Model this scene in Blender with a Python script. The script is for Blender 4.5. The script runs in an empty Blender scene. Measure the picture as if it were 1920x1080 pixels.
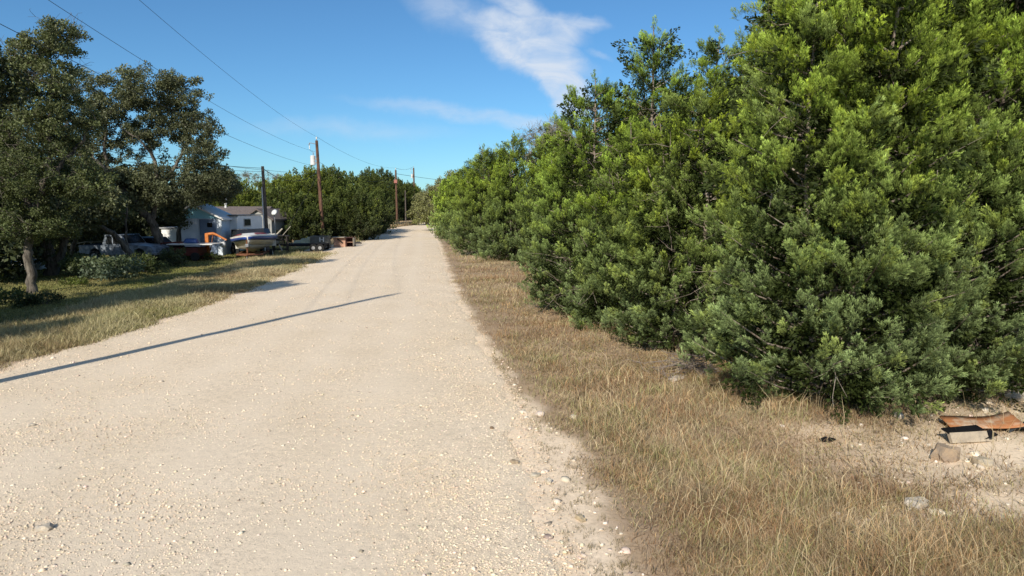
import bpy, math, random
import numpy as np
from mathutils import Vector, Matrix

random.seed(7)
R0 = np.random.default_rng(11)
scene = bpy.context.scene
COL = scene.collection
PI = math.pi

# ------------------------------------------------------------------ camera
PITCH = math.radians(6.46)
CAMZ = 3.0
F = 1280.0
cam_d = bpy.data.cameras.new('camera'); cam = bpy.data.objects.new('camera', cam_d); COL.objects.link(cam)
cam_d.lens = 24.0; cam_d.sensor_width = 36.0; cam_d.clip_end = 3000; cam_d.clip_start = 0.1
cam.location = (0, 0, CAMZ); cam.rotation_euler = (PI/2 - PITCH, 0, 0)
scene.camera = cam

def ss(a, b, x):
    t = np.clip((x-a)/(b-a), 0, 1); return t*t*(3-2*t)

def ray(px, py):
    x = (px-960)/F; y = (540-py)/F
    return x, math.cos(PITCH)+y*math.sin(PITCH), -math.sin(PITCH)+y*math.cos(PITCH)

def flat(px, py, z=0.0):
    x, f, u = ray(px, py); t = (z-CAMZ)/u
    return x*t, f*t

def rise(y): return 0.75*ss(62, 125, y)

def unproj_rise(px, py):
    z = 0.0
    for _ in range(25):
        X, Y = flat(px, py, z); z = 0.6*z+0.4*float(rise(np.float64(min(Y, 200))))
    return X, Y

LP = [(-300,760),(0,690),(100,655),(215,625),(300,598),(380,570),(470,538),(540,507),(590,485),(640,461),(668,447),(684,438),(713,430),(747,424.5),(775,421.5)]
RP = [(1190,1300),(1068,1080),(1030,1000),(1000,880),(975,778),(938,690),(893,615),(868,570),(850,532),(838,505),(832,482),(822,455),(815,438),(815,429),(815,424)]
SP = [(1370,1300),(1200,1080),(1175,1020),(1120,955),(1088,860),(1015,775),(945,690),(897,615),(872,570),(852,530),(840,500),(834,478),(826,455),(818,438),(817,429),(817,424)]
def wpts(P):
    a = np.array([unproj_rise(*p) for p in P]); return a[np.argsort(a[:, 1])]
LW, RW, SW = wpts(LP), wpts(RP), wpts(SP)
def extend(A, x0, far):
    A = np.vstack([[x0, -40], A]); return np.vstack([A, far])
yend = max(LW[-1, 1], RW[-1, 1])
LW = extend(LW, -7.4, [[-20.0, 150], [-10, 172], [6, 190], [40, 205], [90, 215]])
RW = extend(RW, 0.4, [[-11.5, 142], [-2, 158], [14, 172], [44, 186], [92, 196]])
SW = extend(SW, 1.6, [[-10.5, 142], [-1, 157], [15, 170], [45, 184], [93, 194]])
def cl(A):
    k = np.argsort(A[:, 1]); A = A[k]; return A
LW, RW, SW = cl(LW), cl(RW), cl(SW)
LW[1:6, 0] = np.minimum(LW[1:6, 0], -8.2)
def xl(y): return np.interp(y, LW[:, 1], LW[:, 0])
def xr(y): return np.interp(y, RW[:, 1], RW[:, 0])
def xs(y): return np.maximum(np.interp(y, SW[:, 1], SW[:, 0]), xr(y)+0.05)

def wob(x, y, s=1.0, k=0.0):
    return (np.sin(x*1.7*s+y*.9*s+k)+np.sin(x*.6*s-y*1.9*s+2.1+k)+np.sin(x*3.1*s+y*2.7*s+4+k)*.6+np.sin(-x*5.3*s+y*4.1*s+1.3*k)*.4)/3.0

def gz(x, y):
    x = np.asarray(x, float); y = np.asarray(y, float)
    z = rise(y)
    L = xl(y); d = L-x
    z = z - 0.13*ss(0.3, 5.0, d) - 0.10*ss(8, 25, d)*ss(150, 60, y)
    dr = x-xs(y)
    z = z + 0.12*ss(0.5, 4.0, dr)
    off = ss(0.0, 1.0, np.maximum(d, dr))
    z = z + 0.035*wob(x, y, 0.8)*off + 0.10*wob(x, y, 0.13)*ss(0, 6, np.maximum(d, dr))
    mid = (L+xr(y))/2; hw = np.maximum((xr(y)-L)/2, 1)
    z = z - 0.05*np.clip(np.abs((x-mid)/hw), 0, 1.3)**2
    return z
def gzf(x, y): return float(gz(x, y))
def at(px, py):
    z = 0.0
    for _ in range(30):
        X, Y = flat(px, py, z); z = 0.5*z+0.5*gzf(X, Y)
    return X, Y, z

# ------------------------------------------------------------------ helpers
def tag(o, label=None, cat=None, group=None, kind=None):
    if label: o['label'] = label
    if cat: o['category'] = cat
    if group: o['group'] = group
    if kind: o['kind'] = kind
    return o

def thing(name, label, cat, loc=(0, 0, 0), rz=0.0, group=None):
    o = bpy.data.objects.new(name, None); COL.objects.link(o)
    o.location = loc; o.rotation_euler = (0, 0, rz); o.empty_display_size = .2
    return tag(o, label, cat, group)

def link_mesh(name, me, mat, parent=None):
    o = bpy.data.objects.new(name, me); COL.objects.link(o)
    if mat: me.materials.append(mat)
    if parent: o.parent = parent
    return o

def mesh_np(name, verts, quads, tris, tint=None, uv=None):
    """verts (N,3), quads (Q,4), tris (T,3), tint (N,3)"""
    me = bpy.data.meshes.new(name)
    quads = np.zeros((0, 4), int) if quads is None else np.asarray(quads)
    tris = np.zeros((0, 3), int) if tris is None else np.asarray(tris)
    nv = len(verts); nq = len(quads); nt = len(tris)
    me.vertices.add(nv); me.vertices.foreach_set('co', np.ascontiguousarray(verts, np.float32).ravel())
    loops = np.concatenate([quads.ravel(), tris.ravel()]).astype(np.int32)
    me.loops.add(len(loops)); me.loops.foreach_set('vertex_index', loops)
    me.polygons.add(nq+nt)
    st = np.concatenate([np.arange(nq)*4, nq*4+np.arange(nt)*3]).astype(np.int32)
    me.polygons.foreach_set('loop_start', st)
    me.update(calc_edges=True)
    if tint is not None:
        ca = me.color_attributes.new('tint', 'BYTE_COLOR', 'POINT')
        c = np.ones((nv, 4), np.float32); c[:, :3] = tint
        ca.data.foreach_set('color', c.ravel())
    return me

def smooth(me):
    me.polygons.foreach_set('use_smooth', np.ones(len(me.polygons), bool))

class MB:
    """collects boxes, bars, tubes as one mesh"""
    def __init__(s): s.v = []; s.f = []; s.n = 0
    def add(s, v, f):
        v = [tuple(p) for p in v]
        s.v += v; s.f += [tuple(i+s.n for i in q) for q in f]; s.n += len(v); return s
    def box(s, c, d, rz=0.0, rx=0.0, ry=0.0, taper=1.0):
        x, y, z = d[0]/2, d[1]/2, d[2]/2
        M = Matrix.Translation(c) @ Matrix.Rotation(rz, 4, 'Z') @ Matrix.Rotation(ry, 4, 'Y') @ Matrix.Rotation(rx, 4, 'X')
        P = [(-x, -y, -z), (x, -y, -z), (x, y, -z), (-x, y, -z), (-x*taper, -y*taper, z), (x*taper, -y*taper, z), (x*taper, y*taper, z), (-x*taper, y*taper, z)]
        return s.add([M @ Vector(p) for p in P], [(0, 3, 2, 1), (4, 5, 6, 7), (0, 1, 5, 4), (1, 2, 6, 5), (2, 3, 7, 6), (3, 0, 4, 7)])
    def tube(s, pts, rad, n=10, cap=True):
        pts = [Vector(p) for p in pts]
        if not hasattr(rad, '__len__'): rad = [rad]*len(pts)
        V = []; Fc = []
        up = Vector((0, 0, 1))
        for i, p in enumerate(pts):
            t = (pts[min(i+1, len(pts)-1)]-pts[max(i-1, 0)]).normalized()
            a = t.cross(up if abs(t.z) < .95 else Vector((1, 0, 0))).normalized(); b = t.cross(a)
            if i and a.dot(pa) < 0: a = -a; b = -b
            pa = a
            for k in range(n):
                an = 2*PI*k/n; V.append(p+(a*math.cos(an)+b*math.sin(an))*rad[i])
        for i in range(len(pts)-1):
            for k in range(n):
                Fc.append((i*n+k, i*n+(k+1) % n, (i+1)*n+(k+1) % n, (i+1)*n+k))
        if cap:
            Fc.append(tuple(range(n-1, -1, -1))); Fc.append(tuple((len(pts)-1)*n+k for k in range(n)))
        return s.add(V, Fc)
    def lathe(s, c, prof, n=20, axis='Z'):
        V = []; Fc = []
        for r, h in prof:
            for k in range(n):
                a = 2*PI*k/n; p = (r*math.cos(a), r*math.sin(a), h)
                if axis == 'Y': p = (p[0], p[2], p[1])
                if axis == 'X': p = (p[2], p[0], p[1])
                V.append((c[0]+p[0], c[1]+p[1], c[2]+p[2]))
        for i in range(len(prof)-1):
            for k in range(n): Fc.append((i*n+k, i*n+(k+1) % n, (i+1)*n+(k+1) % n, (i+1)*n+k))
        Fc.append(tuple(range(n-1, -1, -1))); Fc.append(tuple((len(prof)-1)*n+k for k in range(n)))
        return s.add(V, Fc)
    def prism(s, prof, x0, x1, axis='X', M=None):
        """prof: list of (a,b) extruded along axis; 'X' -> (x,a,b); 'Y' -> (a,y,b)"""
        n = len(prof); V = []
        for q in (x0, x1):
            for a, b in prof: V.append((q, a, b) if axis == 'X' else (a, q, b))
        Fc = [tuple(range(n)), tuple(range(2*n-1, n-1, -1))]+[(i, i+n, (i+1) % n+n, (i+1) % n) for i in range(n)]
        if M: V = [M @ Vector(p) for p in V]
        return s.add(V, Fc)
    def build(s, name, mat, parent=None, bevel=0.0, sm=False):
        me = bpy.data.meshes.new(name); me.from_pydata(s.v, [], s.f)
        import bmesh
        bm = bmesh.new(); bm.from_mesh(me); bmesh.ops.recalc_face_normals(bm, faces=bm.faces); bm.to_mesh(me); bm.free()
        if sm: smooth(me)
        o = link_mesh(name, me, mat, parent)
        if bevel:
            b = o.modifiers.new('bevel', 'BEVEL'); b.width = bevel; b.segments = 2; b.limit_method = 'ANGLE'
        return o

# ------------------------------------------------------------------ materials
def newmat(name):
    m = bpy.data.materials.new(name); m.use_nodes = True
    nt = m.node_tree; b = nt.nodes['Principled BSDF']; return m, nt, b
def nnode(nt, t, **kw):
    n = nt.nodes.new(t)
    for k, v in kw.items():
        if k in n.inputs: n.inputs[k].default_value = v
        else: setattr(n, k, v)
    return n
def mixc(nt, fac, a, b, mode='MIX'):
    n = nt.nodes.new('ShaderNodeMix'); n.data_type = 'RGBA'; n.blend_type = mode
    for i, v in ((0, fac), (6, a), (7, b)):
        if hasattr(v, 'links') or hasattr(v, 'is_output'): nt.links.new(v, n.inputs[i])
        else: n.inputs[i].default_value = v if i == 0 or len(v) == 4 else (*v, 1)
    return n.outputs[2]
def ramp(nt, src, stops):
    r = nt.nodes.new('ShaderNodeValToRGB'); e = r.color_ramp.elements
    while len(e) < len(stops): e.new(.5)
    for q, (p, c) in zip(e, stops):
        q.position = p; q.color = (*c, 1) if hasattr(c, '__len__') else (c, c, c, 1)
    nt.links.new(src, r.inputs[0]); return r.outputs[0]
def noise(nt, scale, detail=4, rough=.6, vec=None, dist=0.0):
    n = nnode(nt, 'ShaderNodeTexNoise', Scale=scale, Detail=detail, Roughness=rough, Distortion=dist)
    if vec is None:
        tc = nt.nodes.new('ShaderNodeTexCoord'); vec = tc.outputs['Object']
    nt.links.new(vec, n.inputs['Vector']); return n.outputs['Fac']
def bump(nt, b, h, strength=.5, dist=.02, prev=None):
    n = nnode(nt, 'ShaderNodeBump', Strength=strength, Distance=dist); nt.links.new(h, n.inputs['Height'])
    if prev: nt.links.new(prev, n.inputs['Normal'])
    nt.links.new(n.outputs[0], b.inputs['Normal']); return n.outputs[0]
def simple(name, c, c2=None, rough=.7, scale=3.0, metal=0.0, bmp=0.0, spec=.3, stops=(.35, .65)):
    m, nt, b = newmat(name)
    c2 = c2 or tuple(x*.6 for x in c)
    f = noise(nt, scale, 6, .65)
    nt.links.new(ramp(nt, f, [(stops[0], c2), (stops[1], c)]), b.inputs['Base Color'])
    b.inputs['Roughness'].default_value = rough; b.inputs['Metallic'].default_value = metal
    b.inputs['Specular IOR Level'].default_value = spec
    if bmp: bump(nt, b, noise(nt, scale*8, 5, .7), bmp, .02)
    return m
def leafmat(name, trans=.3, rough=.6, spec=.15, gain=1.0, tcol=(1.5, 1.6, .6)):
    m, nt, b = newmat(name)
    a = nnode(nt, 'ShaderNodeAttribute', attribute_name='tint')
    c = a.outputs['Color']
    if gain != 1.0: c = mixc(nt, 1.0, c, (gain, gain, gain), 'MULTIPLY')
    nt.links.new(c, b.inputs['Base Color']); b.inputs['Roughness'].default_value = rough
    b.inputs['Specular IOR Level'].default_value = spec
    if trans:
        t = nt.nodes.new('ShaderNodeBsdfTranslucent')
        nt.links.new(mixc(nt, 1.0, c, tcol, 'MULTIPLY'), t.inputs['Color'])
        mx = nnode(nt, 'ShaderNodeMixShader'); mx.inputs[0].default_value = trans
        nt.links.new(b.outputs[0], mx.inputs[1]); nt.links.new(t.outputs[0], mx.inputs[2])
        nt.links.new(mx.outputs[0], nt.nodes['Material Output'].inputs['Surface'])
    return m

M = {}
M['cedar_leaf'] = leafmat('cedar_foliage', .13, .6, .12)
M['oak_leaf'] = leafmat('oak_foliage', .15, .5, .25)
M['grass'] = leafmat('grass_blades', .25, .7, .1, tcol=(1.2, 1.15, .9))
M['twig'] = leafmat('twig', 0, .85, .1)
M['stone'] = leafmat('limestone_chips', 0, .9, .1)
def barkmat(name, c1, c2, sc=9):
    m, nt, b = newmat(name)
    tc = nt.nodes.new('ShaderNodeTexCoord'); mp = nnode(nt, 'ShaderNodeMapping'); mp.inputs['Scale'].default_value = (1, 1, .22)
    nt.links.new(tc.outputs['Object'], mp.inputs[0])
    f = noise(nt, sc, 6, .7, mp.outputs[0], .4)
    nt.links.new(ramp(nt, f, [(.38, c2), (.62, c1)]), b.inputs['Base Color'])
    b.inputs['Roughness'].default_value = .9; b.inputs['Specular IOR Level'].default_value = .1
    bump(nt, b, f, .9, .05); return m
M['oak_bark'] = barkmat('oak_bark', (.20, .175, .145), (.05, .043, .037))
M['cedar_bark'] = barkmat('cedar_bark', (.42, .36, .30), (.16, .12, .09), 14)
M['pole'] = barkmat('pole_wood', (.20, .11, .075), (.07, .042, .03), 10)
M['pole_grey'] = barkmat('pole_wood_weathered', (.17, .14, .12), (.06, .05, .042), 10)
M['white_metal'] = simple('white_enamel', (.75, .75, .73), (.55, .55, .53), .45, 2)
M['grey_metal'] = simple('galvanised_metal', (.42, .43, .44), (.28, .28, .29), .45, 6, .6)
M['black'] = simple('black_paint', (.014, .014, .016), (.007, .007, .008), .65, 5, spec=.1)
M['dark'] = simple('dark_weathered_wood', (.05, .042, .036), (.02, .017, .015), .8, 6, bmp=.4)
M['rubber'] = simple('tyre_rubber', (.022, .022, .022), (.012, .012, .012), .85, 9)
M['wire'] = simple('cable', (.035, .035, .04), (.02, .02, .022), .6, 4)

# ------------------------------------------------------------------ ground
def axis(segs):
    out = [segs[0][0]]
    for a, b, st0, st1 in segs:
        x = a; 
        while x < b-1e-6:
            t = (x-a)/(b-a); x += st0+(st1-st0)*t; out.append(min(x, b))
    return np.unique(np.round(np.array(out), 4))
gx = axis([(-900, -60, 60, 8), (-60, -14, 2.0, .5), (-14, -9, .4, .16), (-9, 0, .3, .12), (0, 9, .1, .12), (9, 40, .25, 4), (40, 900, 6, 60)])
gy = axis([(-60, 2, 5, 1), (2, 14, .12, .14), (14, 40, .15, .4), (40, 160, .5, 1.8), (160, 320, 3, 10), (320, 1800, 20, 100)])
GX, GY = np.meshgrid(gx, gy)
dL = xl(GY)-GX; dS = GX-xs(GY); dR = GX-xr(GY)
Z = gz(GX, GY)
inroad = (ss(-.4, -.1, -np.maximum(dL, dR))) # inside road
Zr = Z.copy()
Z = Z-0.04*ss(.15, .5, -np.maximum(dL, dR))
nzy = wob(GX, GY, 1.6, 3.0)
# dirt mask for bare patches
def bare(x, y):
    b = np.exp(-(((x-6.7)/2.7)**2+((y-7.9+.15*np.sin(x*3))/1.3)**2)**1.6)
    b = np.maximum(b, .7*np.exp(-(((x-4.3)/.7)**2+((y-8.9)/.35)**2)**1.5))
    b = np.maximum(b, .8*np.exp(-(((x-7.6)/1.8)**2+((y-9.6)/1.2)**2)**1.5))
    b = np.maximum(b, .55*np.exp(-(((x-3.7)/.7)**2+((y-6.2)/.35)**2)**1.5))
    b = np.maximum(b, .8*np.exp(-(((x-5.2)/1.2)**2+((y-6.5)/.55)**2)**1.5))
    b = np.maximum(b, .9*np.exp(-(((x+3.0)/1.0)**2+((y-50)/4)**2)**1.5))
    return b
sand = np.maximum(ss(.25, -.15, dS+.25*nzy)*(dR > -3)*(dL < 0), bare(GX, GY))
sand = np.maximum(sand, ss(.35, -.1, dL+.2*nzy)*(dL > -3)*(dR < 0))
# gravel yard apron around the trailer
apron = np.exp(-(((GX+15.5)/3.2)**2+((GY-56)/9)**2)**2)
sand = np.maximum(sand, apron*.9)
left = ss(0, 3.0, dL)
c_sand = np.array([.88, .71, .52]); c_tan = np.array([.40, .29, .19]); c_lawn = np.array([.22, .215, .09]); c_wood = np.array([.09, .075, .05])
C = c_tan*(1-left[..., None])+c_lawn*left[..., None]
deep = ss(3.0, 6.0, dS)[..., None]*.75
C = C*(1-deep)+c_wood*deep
C = C*(1+.22*nzy[..., None])
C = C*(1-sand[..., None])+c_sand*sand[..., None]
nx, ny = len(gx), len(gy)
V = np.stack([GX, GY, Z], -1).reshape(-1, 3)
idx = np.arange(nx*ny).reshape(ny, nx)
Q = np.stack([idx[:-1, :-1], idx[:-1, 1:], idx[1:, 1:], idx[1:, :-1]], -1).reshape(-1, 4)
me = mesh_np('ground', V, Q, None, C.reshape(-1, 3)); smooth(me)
m, nt, b = newmat('ground_soil')
a = nnode(nt, 'ShaderNodeAttribute', attribute_name='tint')
n1 = noise(nt, 2.5, 7, .7); n2 = noise(nt, 26, 8, .75); n3 = noise(nt, 120, 4, .7)
c = mixc(nt, .8, a.outputs['Color'], ramp(nt, n1, [(.3, .78), (.7, 1.12)]), 'MULTIPLY')
c = mixc(nt, .7, c, ramp(nt, n2, [(.33, .72), (.5, 1.02), (.68, 1.25)]), 'MULTIPLY')
nt.links.new(c, b.inputs['Base Color']); b.inputs['Roughness'].default_value = .95; b.inputs['Specular IOR Level'].default_value = .05
p = bump(nt, b, n2, .35, .02); bump(nt, b, n3, .4, .006, p)
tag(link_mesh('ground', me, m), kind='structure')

# road ribbon
yy = axis([(-40, 3, 2, .5), (3, 20, .1, .12), (20, 60, .15, .5), (60, 135, .6, 1.2)])
uu = np.linspace(0, 1, 90)
YY, UU = np.meshgrid(yy, uu, indexing='ij')
jl = .16*wob(YY*0, YY, 1.1, 1.0)+.10*wob(YY*0, YY, 3.3, 2.)
jr = .16*wob(YY*0+3, YY, 1.0, 5.0)+.10*wob(YY*0, YY, 3.6, 7.)
XL = xl(YY)+jl; XR = xr(YY)+jr+.10
XX = XL+(XR-XL)*UU
edge = np.minimum(UU, 1-UU)*(XR-XL)
ZZ = gz(XX, YY)+.012-.05*ss(.25, 0, edge)+.006*wob(XX, YY, 1.1)*ss(0, .5, edge)
V = np.stack([XX, YY, ZZ], -1).reshape(-1, 3)
ny, nx = XX.shape; idx = np.arange(nx*ny).reshape(ny, nx)
Q = np.stack([idx[:-1, :-1], idx[:-1, 1:], idx[1:, 1:], idx[1:, :-1]], -1).reshape(-1, 4)
# tint channel: r = wheel-track mask, g = edge, b = gravelly strip
us = (XX-xl(YY))/(xr(YY)-xl(YY))
track = sum(np.exp(-((us-u0-.012*wob(XX*0, YY, .15, u0*9))/w)**2) for u0, w in ((.27, .05), (.44, .05), (.62, .05), (.79, .05)))
grav = np.clip(.45+.5*wob(XX, YY, .22, 4.)+.3*(1-track)+.8*ss(.86, .97, us)+.5*ss(.2, .05, us), 0, 1)
me = mesh_np('gravel_road', V, Q, None, np.stack([np.clip(track, 0, 1), ss(0, .5, edge), grav], -1).reshape(-1, 3)); smooth(me)
m, nt, b = newmat('limestone_gravel')
a = nnode(nt, 'ShaderNodeAttribute', attribute_name='tint')
sp = nt.nodes.new('ShaderNodeSeparateColor'); nt.links.new(a.outputs['Color'], sp.inputs[0])
tc = nt.nodes.new('ShaderNodeTexCoord')
big = noise(nt, .5, 5, .6, tc.outputs['Object']); mid_ = noise(nt, 9, 8, .75, tc.outputs['Object']); fine = noise(nt, 70, 5, .8, tc.outputs['Object'])
base = ramp(nt, big, [(.3, (.76, .62, .45)), (.7, (.84, .70, .53))])
base = mixc(nt, .6, base, ramp(nt, mid_, [(.3, .62), (.5, 1.0), (.7, 1.16)]), 'MULTIPLY')
sp2 = noise(nt, 28, 6, .8, tc.outputs['Object'])
base = mixc(nt, .75, base, ramp(nt, sp2, [(.33, .38), (.43, .96), (.6, 1.06), (.7, 1.28)]), 'MULTIPLY')  # dark specks paint the tiny shadows between gravel bits into the colour
base = mixc(nt, .6, base, ramp(nt, fine, [(.3, .62), (.5, 1.0), (.72, 1.28)]), 'MULTIPLY')
vo = nnode(nt, 'ShaderNodeTexVoronoi', Scale=38.0, Randomness=1.0); nt.links.new(tc.outputs['Object'], vo.inputs['Vector'])
chip = ramp(nt, vo.outputs['Distance'], [(.12, 1.0), (.30, 0.0)])
vs = nt.nodes.new('ShaderNodeSeparateColor'); nt.links.new(vo.outputs['Color'], vs.inputs[0])
sel = nnode(nt, 'ShaderNodeMath', operation='MULTIPLY'); nt.links.new(chip, sel.inputs[0])
sg = ramp(nt, vs.outputs[0], [(.45, 0.0), (.5, 1.0)]); nt.links.new(sg, sel.inputs[1])
sel2 = nnode(nt, 'ShaderNodeMath', operation='MULTIPLY'); nt.links.new(sel.outputs[0], sel2.inputs[0]); nt.links.new(sp.outputs[2], sel2.inputs[1])
chipcol = ramp(nt, vs.outputs[1], [(0.0, (.50, .41, .32)), (.5, (.72, .63, .52)), (1.0, (.80, .73, .63))])
base = mixc(nt, sel2.outputs[0], base, chipcol)
tm = nnode(nt, 'ShaderNodeMath', operation='MULTIPLY'); nt.links.new(sp.outputs[0], tm.inputs[0]); tm.inputs[1].default_value = .5
base = mixc(nt, tm.outputs[0], base, (.82, .69, .53))
nt.links.new(base, b.inputs['Base Color']); b.inputs['Roughness'].default_value = .95; b.inputs['Specular IOR Level'].default_value = .05
p = bump(nt, b, mid_, .4, .025); p = bump(nt, b, sel2.outputs[0], .8, .012, p); p = bump(nt, b, sp2, .5, .012, p); bump(nt, b, fine, .5, .005, p)
tag(link_mesh('gravel_road', me, m), kind='structure')

# ------------------------------------------------------------------ scattered stones
def ico():
    t = (1+5**.5)/2
    v = np.array([(-1, t, 0), (1, t, 0), (-1, -t, 0), (1, -t, 0), (0, -1, t), (0, 1, t), (0, -1, -t), (0, 1, -t), (t, 0, -1), (t, 0, 1), (-t, 0, -1), (-t, 0, 1)])
    v /= np.linalg.norm(v[0])
    f = np.array([(0, 11, 5), (0, 5, 1), (0, 1, 7), (0, 7, 10), (0, 10, 11), (1, 5, 9), (5, 11, 4), (11, 10, 2), (10, 7, 6), (7, 1, 8), (3, 9, 4), (3, 4, 2), (3, 2, 6), (3, 6, 8), (3, 8, 9), (4, 9, 5), (2, 4, 11), (6, 2, 10), (8, 6, 7), (9, 8, 1)])
    return v, f
IV, IF = ico()
OV = np.array([(1, 0, 0), (0, 1, 0), (-1, 0, 0), (0, -1, 0), (0, 0, 1), (0, 0, -1)], float)
OF = np.array([(0, 1, 4), (1, 2, 4), (2, 3, 4), (3, 0, 4), (1, 0, 5), (2, 1, 5), (3, 2, 5), (0, 3, 5)])
def stones(name, X, Y, S, rng, mat, col=(.84, .70, .53), sink=.25, lo=False, zoff=.012):
    TV, TF = (OV, OF) if lo else (IV, IF)
    n = len(X); k = len(TV)
    v = TV[None]*(1+rng.normal(0, .22, (n, k, 1)))
    sc = S[:, None]*np.stack([rng.uniform(.7, 1.4, n), rng.uniform(.6, 1.1, n), rng.uniform(.3, .7, n)], -1)
    v = v*sc[:, None, :]
    a = rng.uniform(0, 2*PI, n); ca, sa = np.cos(a)[:, None], np.sin(a)[:, None]
    x = v[..., 0]*ca-v[..., 1]*sa; y = v[..., 0]*sa+v[..., 1]*ca
    z = v[..., 2]+(gz(X, Y)+zoff+sc[:, 2]*(1-2*sink)*.5)[:, None]
    P = np.stack([x+X[:, None], y+Y[:, None], z], -1).reshape(-1, 3)
    T = (TF[None]+(np.arange(n)*k)[:, None, None]).reshape(-1, 3)
    br = rng.uniform(.72, 1.12, (n, 1)); C = np.array(col)*br*(1+rng.normal(0, .03, (n, 3)))
    C = np.where(rng.uniform(0, 1, (n, 1)) < .09, C*.5, C)
    me = mesh_np(name, P, None, T, np.repeat(C, k, 0))
    return link_mesh(name, me, mat)

def polar(n, y0, y1, rng, p=1.0):
    """sample depth with density falling off with distance"""
    u = rng.uniform(0, 1, n); Y = y0*(y1/y0)**u
    return Y
rng = np.random.default_rng(3)
n = 300000
Y = polar(n, 3.8, 48, rng); X = rng.uniform(-.85, .5, n)*Y
u = (X-xl(Y))/(xr(Y)-xl(Y))
g = .25+.5*wob(X, Y, .22, 4.)+.9*np.exp(-((u-.93)/.07)**2)+.8*np.exp(-((u-.05)/.08)**2)+.3*np.exp(-((u-.36)/.06)**2)+.35*wob(X, Y, 1.3, 1.)
ok = (u > -.02) & (X < xr(Y)+.25) & (rng.uniform(0, 1, n) < np.clip(g+.12, .30, 1))
X, Y = X[ok], Y[ok]
S = np.clip(rng.lognormal(math.log(.0065), .45, len(X)), .004, .05)*(1+Y*.02)
tag(stones('road_gravel', X, Y, S, rng, M['stone'], lo=True), 'loose pale limestone gravel strewn over the road', 'gravel', kind='stuff')
n = 5200
Y = polar(n, 4.2, 22, rng); X = rng.uniform(-.3, 1.0, n)*Y
w = np.maximum(bare(X, Y), .55*(X < xs(Y)+.1)*(X > xr(Y)-.1))
ok = (X > xr(Y)-.1) & (rng.uniform(0, 1, n) < w)
X, Y = X[ok], Y[ok]; S = np.clip(rng.lognormal(math.log(.017), .6, len(X)), .006, .09)
tag(stones('stone_litter', X, Y, S, rng, M['stone'], col=(.74, .64, .51), zoff=0.0), 'small broken stones on the sandy verge', 'stones', kind='stuff')

# single rocks one can count
def rock(px, py, size, label, col=(.58, .51, .41), seed=0, flat_=.6):
    x, y, z = at(px, py); r = np.random.default_rng(seed)
    bpy_v, fcs = IV.copy(), [tuple(f) for f in IF]
    import bmesh
    me = bpy.data.meshes.new('rock'); me.from_pydata([tuple(v) for v in bpy_v], [], fcs)
    bm = bmesh.new(); bm.from_mesh(me); bmesh.ops.subdivide_edges(bm, edges=bm.edges, cuts=1, use_grid_fill=True)
    for v in bm.verts:
        n_ = v.co.normalized(); k = 1+.18*math.sin(n_.x*5+seed)+.14*math.sin(n_.y*6+seed*2)+.1*math.sin(n_.z*9+n_.x*7)
        q = n_*k; q = Vector((max(-.92, min(.95, q.x+.1*math.sin(n_.z*7+seed))), max(-.9, min(.85, q.y)), max(-.8, min(.62, q.z+.12*math.sin(n_.x*4+seed)))))
        v.co = Vector((q.x*size[0]/2, q.y*size[1]/2, q.z*size[2]/2*1.4))
    bm.to_mesh(me); bm.free()
    o = link_mesh('rock', me, simple('rock_stone', (col[0]*1.05, col[1]*.98, col[2]*.85), tuple(c*.7 for c in col), .9, 14, bmp=.7))
    o.location = (x, y, z+size[2]*.3); o.rotation_euler = (0, 0, r.uniform(0, 6)); tag(o, label, 'rock')
    return o
ROCKS = [((1772, 862), (.36, .24, .24), 'rounded tan rock on bare dirt below the broken shingle plank', (.42, .33, .25)),
         ((1840, 872), (.3, .2, .12), 'flat square pale stone just right of the rounded tan rock', (.60, .52, .40)),
         ((1716, 952), (.30, .18, .12), 'pale rock half buried among dry grass in the lower right', (.66, .6, .52)),
         ((1905, 748), (.5, .25, .16), 'long grey white rock behind the rusty metal sheet', (.5, .47, .43)),
         ((922, 805), (.08, .06, .05), 'small brown stone alone near the right edge of the gravel', (.32, .23, .15)),
         ((964, 870), (.11, .08, .07), 'fist sized tan stone casting a dark shadow on the road edge', (.42, .34, .25)),
         ((1004, 893), (.16, .1, .05), 'flat cream stone on the sandy shoulder', (.66, .6, .5)),
         ((1028, 905), (.11, .08, .07), 'chunky white stone on the sandy shoulder beside the flat cream one', (.7, .64, .55)),
         ((1088, 974), (.14, .08, .06), 'yellowish stone at the edge of the grass, lower centre', (.5, .42, .3)),
         ((1075, 785), (.12, .1, .08), 'white stone sitting in the tan grass beside the road', (.66, .6, .52)),
         ((1270, 712), (.45, .2, .08), 'flat pale rock in the grass before the cedar hedge', (.6, .54, .48)),
         ((858, 456), (1.3, .8, .30), 'low pale rock ledge by the far cedars', (.62, .53, .42)),
         ((1685, 783), (.16, .1, .1), 'white stone at the foot of the nearest cedar', (.68, .64, .58)),
         ((1845, 772), (.14, .1, .08), 'small white stone behind the rusty metal sheet', (.68, .64, .58)),
         ((60, 800), (.12, .1, .06), 'pale stone at the far left of the gravel road', (.66, .6, .52)),
         ((85, 995), (.16, .11, .08), 'largest pale stone in the lower left corner of the road', (.64, .58, .5))]
for i, (p, s, l, c) in enumerate(ROCKS): rock(*p, s, l, c, seed=i+1)

# ------------------------------------------------------------------ foliage machinery
def frames(d, rng):
    """(n,3) unit dirs -> rotation matrices with z->d and random roll"""
    n = len(d); r = rng.normal(size=(n, 3)); a = np.cross(d, r); a /= np.linalg.norm(a, axis=1, keepdims=True)+1e-9
    b = np.cross(d, a); return np.stack([a, b, d], -1)
def unit(v): return v/(np.linalg.norm(v, axis=-1, keepdims=True)+1e-9)

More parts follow.
